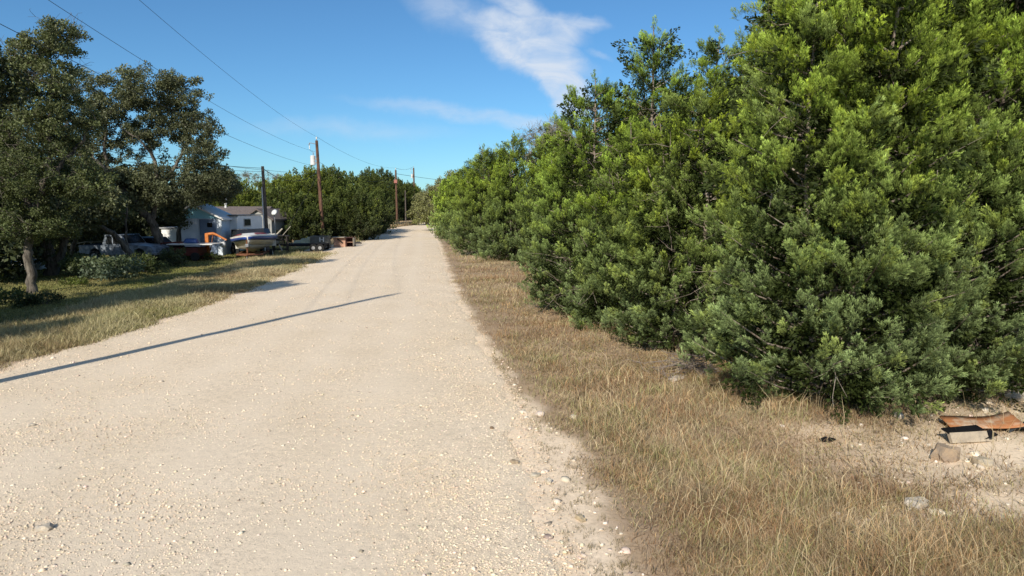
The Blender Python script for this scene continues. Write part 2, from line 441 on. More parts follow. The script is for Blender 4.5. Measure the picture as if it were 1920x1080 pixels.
def plume_template(n, rng, wid=.032, ln=.17):
    s = rng.uniform(0, 1, n)**.85
    ang = rng.uniform(0, 2*PI, n)
    env = .30*(1-s)**.8+.03
    rr = env*rng.uniform(.15, 1, n)**.6
    rad = np.stack([np.cos(ang), np.sin(ang), np.zeros(n)], -1)
    base = rad*rr[:, None]; base[:, 2] = s*.92
    d = unit(rad*(.75*(1.1-s))[:, None]+np.array([0, 0, .85])+rng.normal(0, .28, (n, 3)))
    L = ln*rng.uniform(.6, 1.3, n)*(1.15-.4*s)
    side = unit(np.cross(d, rng.normal(size=(n, 3))))
    w = (wid*rng.uniform(.6, 1.3, n))[:, None]
    p0 = base; p2 = base+d*L[:, None]; m_ = base+d*(L*.45)[:, None]
    V = np.stack([p0, m_+side*w, p2, m_-side*w], 1)
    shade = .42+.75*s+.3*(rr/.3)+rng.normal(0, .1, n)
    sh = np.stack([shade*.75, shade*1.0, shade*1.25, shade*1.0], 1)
    return V, sh
def fan_template(nsub, nl, rng, wid=.014, ln=.085):
    """a branchlet: small dense tufts set along a short axis"""
    Vs = []; Ss = []
    for k in range(nsub):
        s_ = (k+.5)/nsub; a = k*2.39996+rng.uniform(-.4, .4)
        rad = np.array([math.cos(a), math.sin(a), 0.])
        base = np.array([0, 0, s_*.72])+rad*.07; d = unit(rad*(.58-.4*s_)+np.array([0, 0, .8+.5*s_])+rng.normal(0, .15, 3))
        L = (.40-.16*s_)*rng.uniform(.75, 1.3)
        t = rng.uniform(0, 1, nl)**.8
        off = rng.normal(size=(nl, 3)); off -= (off@d)[:, None]*d; off = unit(off)
        rr = (.058*(1-t)**.9+.006)*rng.uniform(.3, 1, nl)
        p0 = base+d*(t*L)[:, None]+off*rr[:, None]
        ax = unit(d*1.0+off*rng.uniform(.2, .9, nl)[:, None]+rng.normal(0, .18, (nl, 3))); le = ln*rng.uniform(.65, 1.3, nl)
        side = unit(np.cross(ax, off+rad*.5+rng.normal(0, .45, (nl, 3))))*(wid*rng.uniform(.7, 1.3, nl))[:, None]
        m_ = p0+ax*(le*.45)[:, None]
        Vs.append(np.stack([p0, m_+side, p0+ax*le[:, None], m_-side], 1))
        sh = (.08+.78*t+.52*s_+rng.normal(0, .08, nl))*rng.uniform(.85, 1.15)  # shade painted into the tint: tuft bases darkened so gaps look deep
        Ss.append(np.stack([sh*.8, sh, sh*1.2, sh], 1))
    return np.concatenate(Vs), np.concatenate(Ss)
def clump_template(n, rng, ls=.13):
    """unit sphere-ish clump of broad leaves"""
    d = unit(rng.normal(size=(n, 3))); r = rng.uniform(.25, 1, n)**.5
    base = d*r[:, None]*np.array([1, 1, .75])
    # gather in sub-sprigs
    k = 9; c = unit(rng.normal(size=(k, 3)))*rng.uniform(.4, .95, (k, 1))*np.array([1, 1, .75]); w = rng.integers(0, k, n)
    base = base*.38+c[w]*.75
    ax = unit(rng.normal(size=(n, 3))+d*.8+np.array([0, 0, .3])); L = ls*rng.uniform(.7, 1.3, n)
    side = unit(np.cross(ax, rng.normal(size=(n, 3))))*(ls*.33*rng.uniform(.7, 1.2, n))[:, None]
    m_ = base+ax*(L*.5)[:, None]
    V = np.stack([base, m_+side, base+ax*L[:, None], m_-side], 1)
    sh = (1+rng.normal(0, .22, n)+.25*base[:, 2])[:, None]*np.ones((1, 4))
    return V, sh

def scatter(templates, P, D, S, C, rng):
    """place templates; returns verts (N,3), tints"""
    which = rng.integers(0, len(templates), len(P)); outV = []; outC = []
    for t, (TV, TS) in enumerate(templates):
        k = np.where(which == t)[0]
        if not len(k): continue
        Rm = frames(D[k], rng)
        v = np.einsum('pij,nqj->pnqi', Rm, TV)*S[k][:, None, None, None]+P[k][:, None, None, :]
        c = C[k][:, None, None, :]*TS[None, :, :, None]
        outV.append(v.reshape(-1, 3)); outC.append(c.reshape(-1, 3))
    return np.concatenate(outV), np.clip(np.concatenate(outC), .003, 1)

def tubes_mesh(name, lines, sides=5, tint=None):
    """lines: list of (pts (k,3), radii (k)) -> mesh"""
    Vs = []; Qs = []; Cs = []; n0 = 0
    an = np.arange(sides)*2*PI/sides; ca, sa = np.cos(an), np.sin(an)
    for li, (p, r) in enumerate(lines):
        p = np.asarray(p, float); r = np.asarray(r, float); k = len(p)
        t = unit(np.gradient(p, axis=0)); ref = np.array([.31, .52, .1]) if abs(t[0][2]) > .8 else np.array([0, 0, 1.])
        a = unit(np.cross(t, ref)); b = np.cross(t, a)
        v = p[:, None]+(a[:, None]*ca[None, :, None]+b[:, None]*sa[None, :, None])*r[:, None, None]
        Vs.append(v.reshape(-1, 3))
        i = np.arange(k*sides).reshape(k, sides)+n0; j = np.roll(i, -1, 1)
        Qs.append(np.stack([i[:-1], j[:-1], j[1:], i[1:]], -1).reshape(-1, 4)); n0 += k*sides
    V = np.concatenate(Vs); Q = np.concatenate(Qs)
    me = mesh_np(name, V, Q, None, None if tint is None else np.tile(tint, (len(V), 1))); smooth(me); return me

def curve(a, b, k, rng, bend=.12, up=0.0):
    t = np.linspace(0, 1, k)[:, None]; L = np.linalg.norm(b-a)
    off = rng.normal(0, bend*L, 3); off[2] += up*L
    return a*(1-t)+b*t+off*np.sin(t*PI)+rng.normal(0, bend*.18*L, (k, 3))*np.sin(t*PI)

PT_HI = [fan_template(9, 28, np.random.default_rng(s), .0105, .15) for s in range(6)]
PT_MD = [fan_template(7, 18, np.random.default_rng(s+20), .019, .17) for s in range(5)]
PT_LO = [plume_template(36, np.random.default_rng(s+40), .085, .28) for s in range(5)]
PT_IN = [plume_template(80, np.random.default_rng(s+50), .030, .13) for s in range(4)]
CT_HI = [clump_template(130, np.random.default_rng(s+60), .23) for s in range(5)]
CT_MD = [clump_template(70, np.random.default_rng(s+80), .30) for s in range(5)]

def cedar(x, y, h, r, seed, label, lod=0, hue=0.0, dens=1.0, group=None, zlo=.05, cols=None, rnd=False):
    rng = np.random.default_rng(seed)
    zb = gzf(x, y)
    root = thing('cedar_tree', label, 'cedar tree', (x, y, zb), 0, group)
    nl = 6 if r > 1.6 else 4
    leaders = [(0, 0, h, r*.95)]
    for k in range(nl-1):
        a = rng.uniform(0, 2*PI); o = r*rng.uniform(.25, .55)
        leaders.append((o*math.cos(a), o*math.sin(a), h*rng.uniform(.62, .95), r-o*.75))
    P = []; D = []; S = []; C = []; PI_ = []; DI_ = []; SI_ = []; CI_ = []; lines = []; psize = (.315, .42, .62)[lod]
    top = np.array([.30, .41, .07]); low = np.array([.245, .315, .13]); dark = np.array([.10, .14, .035])
    if cols is not None: top, low = np.array(cols[0]), np.array(cols[1])
    top = top*(1+np.array([.14, 0.02, -.05])*hue)
    for li, (lx, ly, lh, lr) in enumerate(leaders):
        stem = curve(np.array([lx*.3, ly*.3, -.05]), np.array([lx, ly, lh]), 8, rng, .02)
        rb = .016*h*(.6 if li else .9)
        lines.append((stem, rb*(1-np.linspace(0, .93, 8))+.006))
        nb = int((66 if lod == 0 else 48 if lod == 1 else 34)*lh/7.5*(lr/1.9)**.8*dens)
        zs = np.linspace(zlo*lh+.1, .965*lh, nb)+rng.normal(0, .06*lh/8, nb)
        for bi, zt in enumerate(zs):
            t = min(max(zt/lh, 0.01), .985)
            prof = (1-t*t*t)**.75*min(1, .72+t*1.1) if rnd else (1-t)**.52*min(1.0, .92+t*.6)
            L = lr*prof*rng.uniform(.72, 1.14)+.12
            a = bi*2.39996+rng.uniform(-.5, .5)+li
            dr = np.array([math.cos(a), math.sin(a), 0])
            z0 = max(.15, zt-L*rng.uniform(.25, .55))
            f = z0/lh*7; i0 = int(min(f, 6)); s0 = stem[i0]*(1-(f-i0))+stem[min(i0+1, 7)]*(f-i0)
            e = np.array([s0[0], s0[1], zt])+dr*L
            bl = curve(s0, e, 5, rng, .06, -.05)
            lines.append((bl, np.linspace(.018*(1+L*.3), .005, 5)))
            npl = max(3, int((4.0+L*6.4)*(1.98, 1.65, .82)[lod]*dens))
            tt = 1-rng.uniform(0, 1, npl)**1.4*.62
            ii = np.clip((tt*4).astype(int), 0, 3); fr = (tt*4-ii)[:, None]
            pos = bl[ii]*(1-fr)+bl[ii+1]*fr
            spread = (.17, .22, .38)[lod]
            pos = pos+rng.normal(0, spread, (npl, 3))*np.array([1, 1, .62])*np.minimum(1, .35+L*.5)
            pos[:, 2] = np.maximum(pos[:, 2], .03+rng.uniform(0, .15, npl))
            dd = dr[None]*rng.uniform(.4, 1.3, npl)[:, None]+np.array([0, 0, .65+1.4*t])+rng.normal(0, .24, (npl, 3))
            P.append(pos-unit(dd)*psize*.4); D.append(unit(dd)); S.append(psize*rng.uniform(.6, 1.25, npl))
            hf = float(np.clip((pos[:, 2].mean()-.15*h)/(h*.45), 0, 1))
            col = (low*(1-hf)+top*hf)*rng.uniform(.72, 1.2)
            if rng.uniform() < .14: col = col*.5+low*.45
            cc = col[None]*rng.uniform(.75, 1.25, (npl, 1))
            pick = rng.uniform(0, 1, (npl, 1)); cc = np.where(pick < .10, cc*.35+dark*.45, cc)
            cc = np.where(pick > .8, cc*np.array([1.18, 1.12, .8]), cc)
            C.append(cc)
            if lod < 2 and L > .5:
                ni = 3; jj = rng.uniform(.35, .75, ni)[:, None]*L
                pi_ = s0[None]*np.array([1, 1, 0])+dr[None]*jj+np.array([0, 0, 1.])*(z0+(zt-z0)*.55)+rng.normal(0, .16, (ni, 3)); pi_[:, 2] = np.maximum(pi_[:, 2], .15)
                PI_.append(pi_); DI_.append(unit(rng.normal(0, 1, (ni, 3))+dr)); SI_.append(rng.uniform(.5, .8, ni)); CI_.append(np.tile(dark*.33, (ni, 1)))  # inner plumes tinted near black, painted shade behind the crown gaps
        # leading shoot
        for q in range(9):
            P.append(np.array([[lx, ly, lh-.17*q-.1]])+rng.normal(0, .03+.025*q, (1, 3))); D.append(unit(np.array([[0, 0, 1.]])+rng.normal(0, .15+.1*q, (1, 3)))); S.append(np.array([psize*1.05])); C.append(top[None]*rng.uniform(.8, 1.1))
    P, D, S, C = map(np.concatenate, (P, D, S, C))
    depth = np.full(len(P), -9.)
    for lx, ly, lh, lr in leaders:
        t_ = np.clip(P[:, 2]/lh, 0, 1); f_ = P[:, 2]/lh
        depth = np.maximum(depth, lr*(1-t_)**.52-np.hypot(P[:, 0]-lx*(.3+.7*t_), P[:, 1]-ly*(.3+.7*t_))-np.where(f_ > 1, 9, 0))
    tc2 = unit(np.array([-x, -y])); back = -(P[:, :2]@tc2)/r
    keep = ~((depth > .5) & (rng.uniform(0, 1, len(P)) < (.85 if lod < 2 else .4))) & ~((back > .35) & (rng.uniform(0, 1, len(P)) < (.6 if lod < 2 else .3)))
    P, D, S, C = P[keep], D[keep], S[keep], C[keep]
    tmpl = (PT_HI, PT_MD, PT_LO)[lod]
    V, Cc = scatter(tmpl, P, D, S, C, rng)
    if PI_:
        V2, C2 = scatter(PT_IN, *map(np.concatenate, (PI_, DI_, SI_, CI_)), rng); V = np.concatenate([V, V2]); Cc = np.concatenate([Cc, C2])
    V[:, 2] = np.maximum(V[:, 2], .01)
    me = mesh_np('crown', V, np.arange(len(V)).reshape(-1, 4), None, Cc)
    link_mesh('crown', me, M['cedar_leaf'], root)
    # bare twigs inside crown
    if lod == 0:
        for k in range(int(50*dens)):
            a = rng.uniform(0, 2*PI); z = rng.uniform(.05, .8)*h; L = r*(1-z/h)**.52*rng.uniform(.6, 1.08)
            s0 = np.array([math.cos(a), math.sin(a), 0])*L*.3+np.array([0, 0, z]); e = np.array([math.cos(a+rng.normal(0, .3)), math.sin(a+rng.normal(0, .3)), 0])*L+np.array([0, 0, z+rng.uniform(-.3, .6)])
            c = curve(s0, e, 5, rng, .1); lines.append((c, np.linspace(.012, .003, 5)))
            for q in range(3):
                j = rng.integers(1, 4); lines.append((curve(c[j], c[j]+rng.normal(0, .25, 3)+(e-s0)*.25, 4, rng, .1), np.linspace(.006, .002, 4)))
    link_mesh('trunk', tubes_mesh('trunk', lines, 5), M['cedar_bark'], root)
    return root

def broadleaf(name, x, y, skeleton, lobes, seed, label, cat='oak tree', lod=0, col=(.095, .105, .055), nclump=260, cr=(.42, .7), group=None, bare_twigs=0, tmpl=None, leafmat_=None, barkm=None, hi=(.17, .18, .085), twr=.012):
    """skeleton: list of (pts local, r0, r1); lobes: list of (center local, radii, weight)"""
    rng = np.random.default_rng(seed)
    root = thing(name, label, cat, (x, y, gzf(x, y)), 0, group)
    lines = []; nodes = []; rads = []
    for pts, r0, r1 in skeleton:
        pts = np.array(pts, float)
        # resample with wiggle
        k = (len(pts)-1)*5+1; t = np.linspace(0, len(pts)-1, k); i = np.minimum(t.astype(int), len(pts)-2); f = (t-i)[:, None]
        p = pts[i]*(1-f)+pts[i+1]*f
        kern = np.array([.25, .5, .25])
        for _ in range(3):
            q = p.copy()
            for ax in range(3): q[1:-1, ax] = np.convolve(p[:, ax], kern, 'valid')
            p = q
        p[1:-1] += rng.normal(0, .035, (k-2, 3))
        r = np.linspace(r0, r1, k); 
        if p[0][2] < .1: r[0] *= 1.35; r[1] *= 1.1
        if lines:
            al = np.concatenate([q[0] for q in lines]); p[0] = al[np.argmin(np.linalg.norm(al-p[0], axis=1))]
        lines.append((p, r)); nodes += list(p[2:]); rads += list(r[2:])
    lobes_w = np.array([l[2] for l in lobes], float); lobes_w /= lobes_w.sum()
    pick = rng.choice(len(lobes), nclump, p=lobes_w)
    d = unit(rng.normal(size=(nclump, 3))); rad = rng.uniform(.15, 1, nclump)**.42
    cpos = np.array([lobes[k][0] for k in pick])+d*rad[:, None]*np.array([lobes[k][1] for k in pick])
    nd = np.array(nodes); nr = np.array(rads)
    dist = np.array([np.min(np.linalg.norm(nd-c, axis=1)) for c in cpos])
    for ci in np.argsort(dist):
        c = cpos[ci]; q = np.linalg.norm(nd-c, axis=1)*(1+.0*nr); j = int(np.argmin(q))
        p = curve(nd[j], c, 5, rng, .11, .05); rr = max(twr, min(nr[j]*.62, .018+.022*q[j]))
        r = np.linspace(rr, twr*.6, 5); lines.append((p, r))
        nd = np.vstack([nd, p[2:]]); nr = np.concatenate([nr, r[2:]])
    if bare_twigs:
        for k in range(bare_twigs):
            c = nd[rng.integers(len(nd)//4, len(nd))]; L = rng.uniform(.4, 1.0)
            dd = unit(rng.normal(size=3)+np.array([0, 0, .6])); e = c+dd*L
            p = curve(c, e, 5, rng, .12); lines.append((p, np.linspace(twr*.8, twr*.3, 5)))
            for s_ in range(3):
                j = rng.integers(1, 4); lines.append((curve(p[j], p[j]+unit(dd+rng.normal(0, .7, 3))*L*.5, 4, rng, .12), np.linspace(twr*.55, twr*.25, 4)))
    link_mesh('trunk', tubes_mesh('trunk', lines, 7), barkm or M['oak_bark'], root)
    tmpl = tmpl or (CT_HI if lod == 0 else CT_MD)
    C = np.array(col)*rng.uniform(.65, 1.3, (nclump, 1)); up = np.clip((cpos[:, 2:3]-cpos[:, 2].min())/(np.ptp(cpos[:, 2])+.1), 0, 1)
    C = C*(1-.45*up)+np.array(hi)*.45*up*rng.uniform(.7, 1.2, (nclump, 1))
    V, Cc = scatter(tmpl, cpos, unit(rng.normal(0, .3, (nclump, 3))+np.array([0, 0, 1.])), rng.uniform(*cr, nclump), C, rng)
    link_mesh('crown', mesh_np('crown', V, np.arange(len(V)).reshape(-1, 4), None, Cc), leafmat_ or M['oak_leaf'], root)
    return root

# ------------------------------------------------------------------ the cedar hedge on the right
HEDGE = [
 (5.0, 10.75, 7.6, 2.3, 'tall bright cedar standing nearest the camera, its foliage down to the bare dirt', 0, .3, 1.15),
 (7.2, 11.5, 8.6, 2.5, 'big cedar right of centre of the hedge, rising out of the top of the picture', 0, .2, 1.1),
 (6.2, 15.4, 9.2, 2.4, 'tallest cedar whose left flank is outlined on the sky at the top', 0, .35, 1.1),
 (3.9, 14.6, 5.6, 2.0, 'lower yellow green cedar pushing out in the middle of the hedge front', 0, .4, 1.1),
 (5.6, 19.0, 7.7, 1.9, 'cedar with a rounded top in the dip right of the spiky one', 0, .1, 1.0),
 (4.1, 20.5, 8.3, 1.75, 'spiky topped cedar with ragged leader against the white cloud', 0, -.1, 1.0),
 (2.35, 19.8, 6.7, 2.3, 'dark green cedar at the left end of the near hedge', 0, -.2, 1.15),
 (3.0, 17.6, 5.2, 1.75, 'short cedar filling the hedge front between the dark left end and the yellow green one', 0, .0, 1.0),
 (9.6, 13.4, 8.0, 2.1, 'cedar at the right edge, thinner, with bare branches showing', 0, -.2, .85),
 (12.3, 14.6, 7.2, 2.2, 'shaded cedar cut off by the right edge of the picture', 1, -.3, .9),
 (9.0, 18.5, 9.2, 2.4, 'cedar hidden behind the tallest ones near the top right', 1, -.1, .9),
 (12.6, 20.0, 8.2, 2.6, 'far right cedar in the second row behind the bare branches', 1, -.3, .9),
 (3.0, 27.0, 6.3, 1.7, 'cedar just behind the dark end of the near hedge', 1, .0, 1.0),
 (4.9, 26.5, 7.2, 2.2, 'second row cedar behind the spiky topped one', 1, -.1, .9),
 (2.2, 33.0, 6.9, 2.1, 'cedar with a pointed top beside the grey bare twigs in the far hedge', 1, .1, 1.0),
 (.1, 42.0, 7.5, 2.3, 'far hedge cedar directly above the grassy gap', 1, .2, 1.1),
 (2.6, 42.5, 8.6, 2.5, 'far hedge cedar mostly behind the near hedge', 1, .0, .9),
 (-2.0, 47.0, 7.2, 2.2, 'cedar at the roadside corner of the far hedge', 1, .3, 1.1),
 (-2.9, 54.0, 7.0, 2.2, 'mid green cedar next past the hedge corner', 1, .2, 1.0),
 (-4.3, 63.0, 7.0, 2.4, 'cedar near the road end of the far hedge', 1, .1, 1.0),
 (-.5, 58.0, 8.0, 2.8, 'taller cedar behind the road end of the far hedge', 1, .0, .9),
 (-6.3, 74.0, 6.6, 2.5, 'last cedar of the right hedge before the pale trees', 2, .2, 1.0),
]
for i, (x, y, h, r, lab, lod, hue, de) in enumerate(HEDGE):
    cedar(x, y, h, r, 100+i, lab, lod, hue, de, group='cedars of the hedge right of the road')

# ------------------------------------------------------------------ cedars left of the road, mid distance
def px2x(px, Y): return (px-960)/F*(Y*math.cos(PITCH)+.3)
def topz(py, Y): return CAMZ+(395-py)/1285*Y
FARC = [  # px, Y, top py, radius, label
 (440, 84, 335, 3.4, 'yellow green cedar above the grey shingle roof'),
 (500, 88, 342, 3.2, 'cedar behind the short dark pole'),
 (548, 78, 330, 3.0, 'bright cedar between the two near poles'),
 (585, 74, 318, 3.2, 'tallest cedar just left of the transformer pole'),
 (628, 74, 318, 3.1, 'dark rounded cedar just right of the transformer pole'),
 (660, 86, 330, 3.3, 'dark cedar right of the transformer pole, second one along'),
 (693, 106, 320, 2.7, 'dark cedar with a high rounded top near the road bend'),
 (718, 128, 318, 3.0, 'dark cedar touching the left side of the far pole with the red box'),
 (750, 138, 338, 2.8, 'small dark cedar between the far poles'),
 (766, 152, 343, 3.2, 'cedar behind the white camper at the road end'),
 (526, 70, 352, 2.2, 'short shaded cedar behind the satellite dish'),
 (566, 66, 366, 1.9, 'low shaded cedar left of the transformer pole base'),
 (655, 70, 352, 2.4, 'shaded cedar over the orange brown cabinet'),
 (690, 84, 360, 2.6, 'low grey green cedar at the bend of the road'),
 (400, 92, 340, 3.4, 'cedar peeping past the right side of the big oak'),
 (610, 96, 316, 3.5, 'cedar in the row behind the transformer pole'),
 (770, 175, 346, 4.0, 'distant cedar on the sky line at the end of the road'),
]
for i, (px, Y, ty, r, lab) in enumerate(FARC):
    x = px2x(px, Y); h = topz(ty, Y)-gzf(x, Y); r *= 1.25
    dk = i in (4, 5, 6, 7, 8, 9, 10, 11, 12, 13)
    cedar(x, Y, h, r, 300+i, lab, 2, -.1 if dk else .3, 1.15, group='cedars beyond the yard on the left', zlo=.04 if i not in (2, 3, 4, 5, 12) else .10,
          rnd=True,
          cols=((.10, .125, .035), (.07, .085, .042)) if dk else ((.16, .20, .04), (.10, .12, .045)))

# pale loose trees at the end of the road
PALE = [(822, 92, 340, 3.0, 'yellowish loose tree at the road bend, right side'), (800, 112, 356, 3.2, 'pale yellow green tree standing over the end of the road'),
        (846, 88, 316, 3.2, 'tall thin grey green tree with bare top twigs'), (786, 150, 362, 3.0, 'small pale tree past the end of the road'), (838, 135, 330, 4.0, 'greyish tree behind the pale ones'),
        (875, 105, 318, 4.0, 'twiggy grey tree rising behind the far hedge'), (815, 190, 352, 6.0, 'distant hazy tree past the road bend')]
for i, (px, Y, ty, r, lab) in enumerate(PALE):
    x = px2x(px, Y); h = topz(ty, Y)-gzf(x, Y)
    sk = [([(0, 0, -.1), (.2, 0, h*.3), (.4, .1, h*.7)], .13, .05), ([(.1, 0, h*.15), (-.8, .3, h*.5), (-1.0, .2, h*.8)], .09, .03)]
    broadleaf('loose_tree', x, Y, sk, [((0, 0, h*.30), (r, r, h*.28), 1.2), ((.2, 0, h*.68), (r*.7, r*.7, h*.3), 1)], 400+i, lab, 'tree', 1, col=(.20, .21, .075), nclump=150, cr=(.55, .95), bare_twigs=150, hi=(.24, .22, .11), twr=.022)

# twiggy bare trees poking above the hedges
def twiggy(x, y, h, r, seed, label, leaves=40, z0=.5):
    sk = [([(0, 0, -.1), (.15, 0, h*.35), (0, .1, h*.8)], .14, .035), ([(.05, 0, h*.3), (.7*r, .2, h*.62), (.8*r, .1, h*.85)], .09, .02), ([(.05, 0, h*.35), (-.7*r, -.2, h*.6), (-.9*r, -.1, h*.8)], .09, .02)]
    return broadleaf('bare_tree', x, y, sk, [((0, 0, h*.78), (r, r, h*.2), 1)], seed, label, 'tree', 1, col=(.10, .10, .05), nclump=leaves, cr=(.2, .4), bare_twigs=260, barkm=M['twig_bark'], twr=.014)
M['twig_bark'] = barkmat('grey_twig_bark', (.34, .31, .28), (.17, .15, .13))
twiggy(px2x(1060, 34), 34, topz(222, 34)-.1, 2.0, 500, 'grey leafless twiggy tree poking above the far hedge below the cloud')
twiggy(px2x(1030, 52), 52, topz(236, 52), 2.6, 501, 'bare twigged tree top just left of the other grey one')
twiggy(px2x(1870, 19.5), 19.5, 9.6, 2.2, 502, 'grey bare branched tree in the top right corner', 60)
twiggy(px2x(925, 66), 66, topz(282, 66), 2.2, 503, 'thin grey tree top rising out of the far hedge')
twiggy(px2x(470, 105), 105, topz(322, 105), 3.6, 504, 'pale bare treetop on the skyline left of the short pole')
twiggy(px2x(500, 120), 120, topz(320, 120), 3.6, 505, 'second pale bare treetop on the skyline, behind the short pole')

# ------------------------------------------------------------------ oaks on the left
def loc(px, py, Y, x0, y0, dy=0.0):
    """world point on depth Y seen at px,py -> local to tree base"""
    x, f, u = ray(px, py); t = Y/f
    return (x*t-x0, Y-y0, CAMZ+u*t-gzf(x0, y0))
def oak(px, py, trunk_px, lobes_px, seed, label, nclump, Yoff=0, **kw):
    x, y, z = at(px, py)
    sk = []
    for pts, r0, r1 in trunk_px:
        sk.append(([loc(q[0], q[1], y+(q[2] if len(q) > 2 else 0), x, y) for q in pts], r0, r1))
    # plant trunk base
    if sk: sk[0][0][0] = (0, 0, -.1)
    lb = []
    for (qx, qy, rx, rz, w, dy) in lobes_px:
        s = y/F; lb.append((loc(qx, qy, y+dy, x, y), (rx*s, max(rx*s*.9, 1.2), rz*s), w))
    return broadleaf('oak_tree', x, y, sk, lb, seed, label, 'oak tree', 0, nclump=nclump, **kw)
G_OAK = 'live oaks on the left'
# big oak with crooked limbs
oak(302, 487, [([(302, 487), (300, 450), (285, 415, -.5), (240, 372, -1), (222, 345, -1.2), (180, 300, -1.5)], .34, .13),
               ([(285, 415, -.5), (300, 360, 0), (290, 300, .5), (275, 250, 1)], .18, .07),
               ([(240, 372, -1), (205, 330, 0), (195, 280, 0), (200, 220, .6)], .15, .06),
               ([(300, 360, 0), (335, 300, 1), (350, 270, 1), (345, 235, 1)], .12, .05),
               ([(290, 300, .5), (265, 262, -.3), (225, 240, -.6)], .09, .04)],
    [(190, 180, 75, 48, 1.1, 0), (270, 168, 80, 42, 1.3, 0), (255, 225, 95, 50, 1.1, .8), (320, 235, 60, 40, .7, .8), (380, 292, 42, 36, .7, 0), (240, 300, 90, 50, .9, 1.5), (345, 180, 40, 34, .5, 0), (372, 240, 40, 34, .6, .5), (215, 250, 75, 45, .7, 1.5), (330, 350, 75, 42, 1.3, 0), (400, 335, 38, 32, .7, .3), (150, 270, 60, 50, .9, 0), (150, 170, 45, 40, .5, 0), (260, 330, 50, 40, .5, 2.2)],
    600, 'big crooked live oak whose right side meets the open sky', 850, group=G_OAK, bare_twigs=60, cr=(.38, .66))
oak(343, 480, [([(343, 480), (335, 445), (345, 400), (360, 360), (380, 330)], .26, .10), ([(345, 400), (375, 375, .6), (410, 350, 1)], .12, .05)],
    [(370, 352, 62, 32, 1, 0), (335, 385, 42, 26, .6, .3), (412, 345, 34, 26, .5, .5), (365, 372, 34, 14, .25, 0), (338, 404, 18, 26, .25, -1.0), (400, 368, 40, 13, .3, -.5), (425, 350, 24, 24, .3, 0)], 601, 'shaded live oak trunk right of the crooked one, beside the boat', 270, group=G_OAK, cr=(.4, .6))
# leaning trunk
oak(262, 507, [([(262, 507), (240, 470), (215, 440, -.4), (190, 425, -.8), (150, 400, -1.2), (120, 350, -1.4)], .20, .08), ([(240, 470), (236, 420, .3), (240, 385, .3)], .07, .04)],
    [(130, 330, 60, 40, 1, 0), (175, 385, 60, 26, .8, .3), (100, 390, 45, 28, .5, .6)], 602, 'live oak with a pale trunk leaning left over the pickup', 200, group=G_OAK, cr=(.35, .6), col=(.075, .095, .035))
# left trunks
oak(62, 550, [([(62, 550), (58, 510), (50, 465), (62, 400), (90, 330), (95, 270)], .19, .10), ([(62, 400), (30, 330), (25, 260)], .12, .05), ([(95, 270), (90, 190), (105, 120)], .09, .04), ([(90, 330), (140, 280, .5), (180, 230, .8)], .09, .04)],
    [(95, 85, 42, 24, .55, 0), (125, 60, 20, 16, .2, 0), (30, 115, 42, 40, .55, .3), (80, 150, 60, 40, .8, 0), (60, 240, 90, 50, 1.2, 0), (120, 230, 60, 50, .8, .6), (40, 330, 90, 50, 1.3, 0), (60, 420, 75, 34, 1.1, 0), (150, 350, 60, 40, .6, .5), (10, 200, 60, 60, .6, 1), (70, 330, 110, 60, .6, -.6)],
    603, 'tall live oak at the far left with a thin speckled trunk and high ragged top', 700, group=G_OAK, bare_twigs=260, cr=(.26, .48), col=(.088, .108, .04), hi=(.19, .20, .09))
oak(98, 517, [([(98, 517), (95, 480), (80, 430), (75, 380)], .32, .16), ([(98, 510), (115, 470), (135, 425), (150, 370)], .22, .10), ([(84, 500), (80, 460), (80, 420)], .14, .09)],
    [(100, 400, 90, 42, 1, 0), (60, 330, 90, 50, 1, .4), (160, 380, 60, 40, .8, .6)], 604, 'thick forked live oak behind the thin speckled trunk', 330, group=G_OAK, cr=(.45, .75))
oak(133, 492, [([(133, 492), (136, 470), (142, 440), (150, 400)], .16, .09)], [(150, 410, 60, 28, 1, 0), (200, 400, 50, 26, .7, 0), (230, 360, 50, 40, .7, 0)], 605, 'small live oak trunk in front of the white slats', 260, group=G_OAK, cr=(.5, .8))
# further wood behind the yard (left)
for i, (px, Y, ty, r, lab) in enumerate([(20, 48, 330, 3.6, 'dark oak filling the back of the yard at the far left'), (95, 52, 340, 3.4, 'dark oak behind the forked trunk'), (170, 56, 345, 3.4, 'dark oak behind the pickup bed'),
                                         (235, 58, 350, 3.2, 'dark oak behind the pickup cab'), (300, 62, 352, 3.4, 'dark oak behind the crooked trunk'), (-95, 35, 110, 3.8, 'dark oak cut by the left edge at the back'), (-120, 30, 180, 3.6, 'oak just outside the left edge behind the ragged one')]):
    x = px2x(px, Y); h = topz(ty, Y)-gzf(x, Y)
    broadleaf('oak_tree', x, Y, [([(0, 0, -.1), (.3, 0, h*.3), (.1, .3, h*.65)], .2, .1), ([(.2, 0, h*.2), (-1., .2, h*.5), (-1.2, 0, h*.7)], .12, .06)],
              [((0, 0, h*.62), (r, r*.8, h*.36), 1.4), ((0, 1., h*.22), (r*1.15, r*.8, h*.22), 1)], 640+i, lab, 'oak tree', 1, nclump=300, cr=(.65, 1.0), group='oaks at the back of the yard', col=(.05, .06, .028), hi=(.07, .08, .03), twr=.02)

